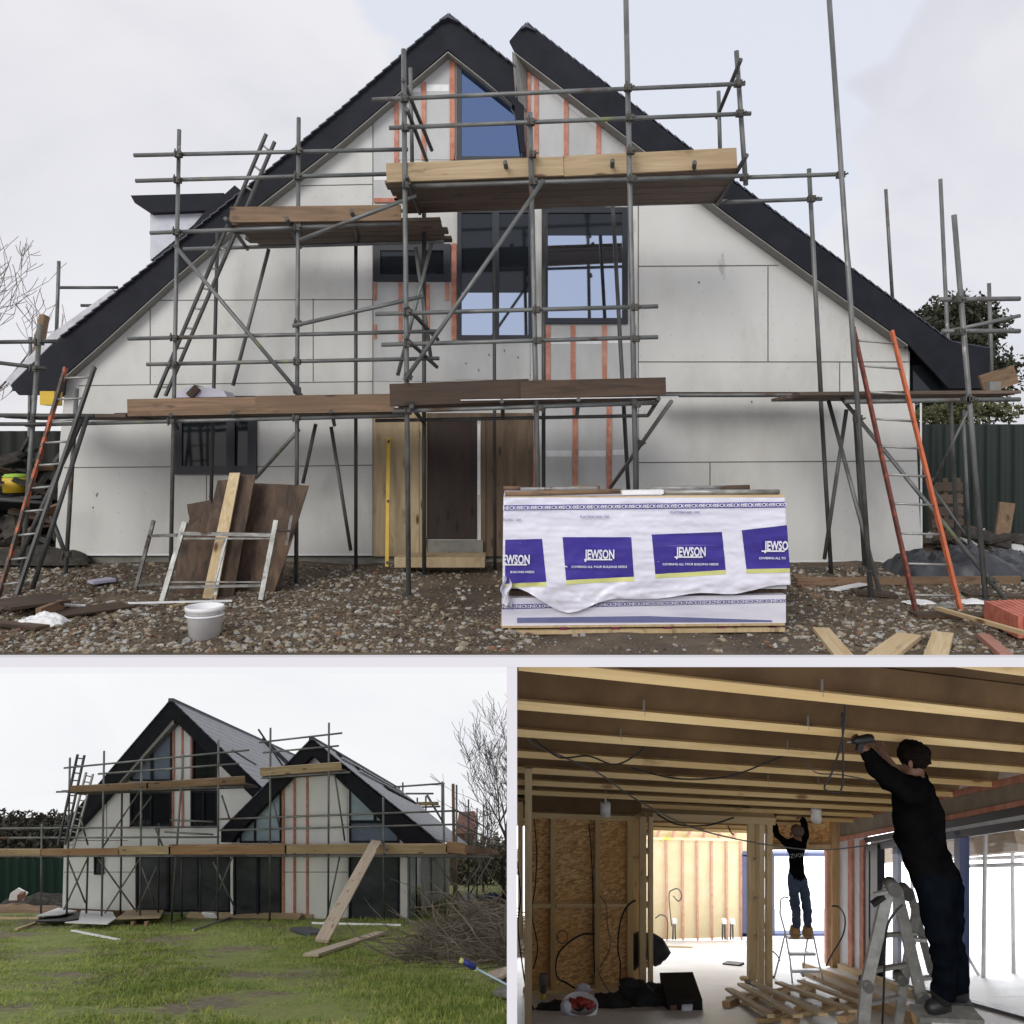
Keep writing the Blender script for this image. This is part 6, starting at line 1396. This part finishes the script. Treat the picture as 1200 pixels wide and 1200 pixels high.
blob(q(1071.5, 884.5), .102, .102, .092, 3, .14, 18, 2.5).build('hair', 'hair_dark', m1)
blob(q(1067, 896, -.078), .016, .010, .028, 1, .1, 8).build('ear', 'skin', m1)
for d, x0 in ((-.07, 1102), (.14, 1127)):
    sh = MB(); sh.path([q(x0+9, 1176, d), q(x0, 1177, d), q(x0-12, 1181, d-.02), q(x0-17, 1183, d-.02)], [.045, .055, .045, .026], 10); sh.build('shoe', 'black', m1)
dr = thing('cordless_drill', q(1010, 872, -.15), 'black cordless drill held up to the joist by the first man', 'drill')
MB().path([q(998, 869, -.15), q(1003, 868, -.15), q(1018, 865.5, -.14), q(1023, 865, -.14)], [.012, .026, .030, .024], 10).build('drill_body', 'black', dr)
MB().beam(q(1009, 869, -.15), q(1006, 880, -.15), .03, .035, V((1, 0, 0))).build('grip', 'black', dr); MB().tube(q(998, 869, -.15), q(992, 870, -.15), .006, 8).build('bit', 'alu', dr)
# second man: back view on the white steps
q = lambda x, y, d=0: W(x, y, YM2+d)
m2_ = thing('person', q(937, 1097), 'man in black sweatshirt and blue jeans standing on white steps with arms raised', 'person')
k2 = YM2/FOC
J = {'pelvis': (q(935, 1027), 11*k2, 8*k2), 'waist': (q(934, 1017), 14.5*k2, 9*k2), 'chest': (q(933, 1000), 16*k2, 9.5*k2), 'shoulders': (q(933, 988), 12.5*k2, 8*k2), 'neck': (q(934, 982), 4.3*k2, 4.3*k2),
     'skull': (q(934.5, 976), 6.6*k2, 6.8*k2), 'crown': (q(934.5, 971), 5*k2, 5*k2),
     'shL': (q(922, 988), 6*k2, 6*k2), 'elL': (q(910, 978, .1), 4.4*k2, 4.4*k2), 'wrL': (q(906.5, 964, .15), 3*k2, 3*k2),
     'shR': (q(942, 986), 6*k2, 6*k2), 'elR': (q(944, 970, .05), 4.4*k2, 4.4*k2), 'wrR': (q(939.5, 958, .1), 3*k2, 3*k2),
     'hipL': (q(929, 1036), 8*k2, 8*k2), 'kneeL': (q(932, 1062), 6*k2, 6*k2), 'calfL': (q(933.5, 1074), 5.6*k2, 5.6*k2), 'ankL': (q(933.5, 1087), 4.6*k2, 4.6*k2),
     'hipR': (q(941, 1035), 8*k2, 8*k2), 'kneeR': (q(945, 1060), 6*k2, 6*k2), 'calfR': (q(946.5, 1074), 5.4*k2, 5.4*k2), 'ankR': (q(946.5, 1086), 4.6*k2, 4.6*k2)}
B = [('pelvis', 'waist'), ('waist', 'chest'), ('chest', 'shoulders'), ('shoulders', 'neck'), ('neck', 'skull'), ('skull', 'crown'), ('shoulders', 'shL'), ('shL', 'elL'), ('elL', 'wrL'), ('shoulders', 'shR'), ('shR', 'elR'), ('elR', 'wrR'),
     ('pelvis', 'hipL'), ('hipL', 'kneeL'), ('kneeL', 'calfL'), ('calfL', 'ankL'), ('pelvis', 'hipR'), ('hipR', 'kneeR'), ('kneeR', 'calfR'), ('calfR', 'ankR')]
hand(J, B, 'hl', 'wrL', q(907, 958, .16), V((.05, .1, .1)), V((1, 0, 0)), YM2, .95); hand(J, B, 'hr', 'wrR', q(935, 955.5, .12), V((-.1, .1, .06)), V((.3, .4, .8)), YM2, .95)
def mo2(a, b):
    s_ = a+' '+b
    if any(k in s_ for k in ('knee', 'calf', 'ank')) or s_.startswith('pelvis hip'): return 2
    if 'palm' in s_ or s_[:2] in ('hl', 'hr') or 'skull' in s_: return 1
    return 0
figure('body', J, B, ['hoodie', 'skin', 'jeans_blue'], mo2, m2_)
blob(q(934.5, 973.5, -.01), 7.4*k2, 7.2*k2, 7*k2, 2, .08, 14).build('hair', 'hair_brown', m2_)
for x in (926.8, 942.3): blob(q(x, 977.5), 1.2*k2, 1.6*k2, 2.4*k2, 1, .1, 8).build('ear', 'skin', m2_)
for x in (931.5, 946.5):
    bo = MB(); bo.path([q(x+.5, 1086, .01), q(x, 1092, 0), q(x, 1096, -.02)], [5.4*k2, 6.2*k2, 6.4*k2], 12); bo.path([q(x, 1094, .0), q(x-1, 1095, .16)], [6*k2, 4.6*k2], 10); bo.build('boot', 'boots_tan', m2_)
M['sweat_print'] = plain('grey chest print', (.30, .30, .30), .8)
text('ZVOLV', q(936.5, 1002.5, -.13), 6.5*k2, 'sweat_print', m2_, 'printed_name', rot=(R(90), R(-6), 0))
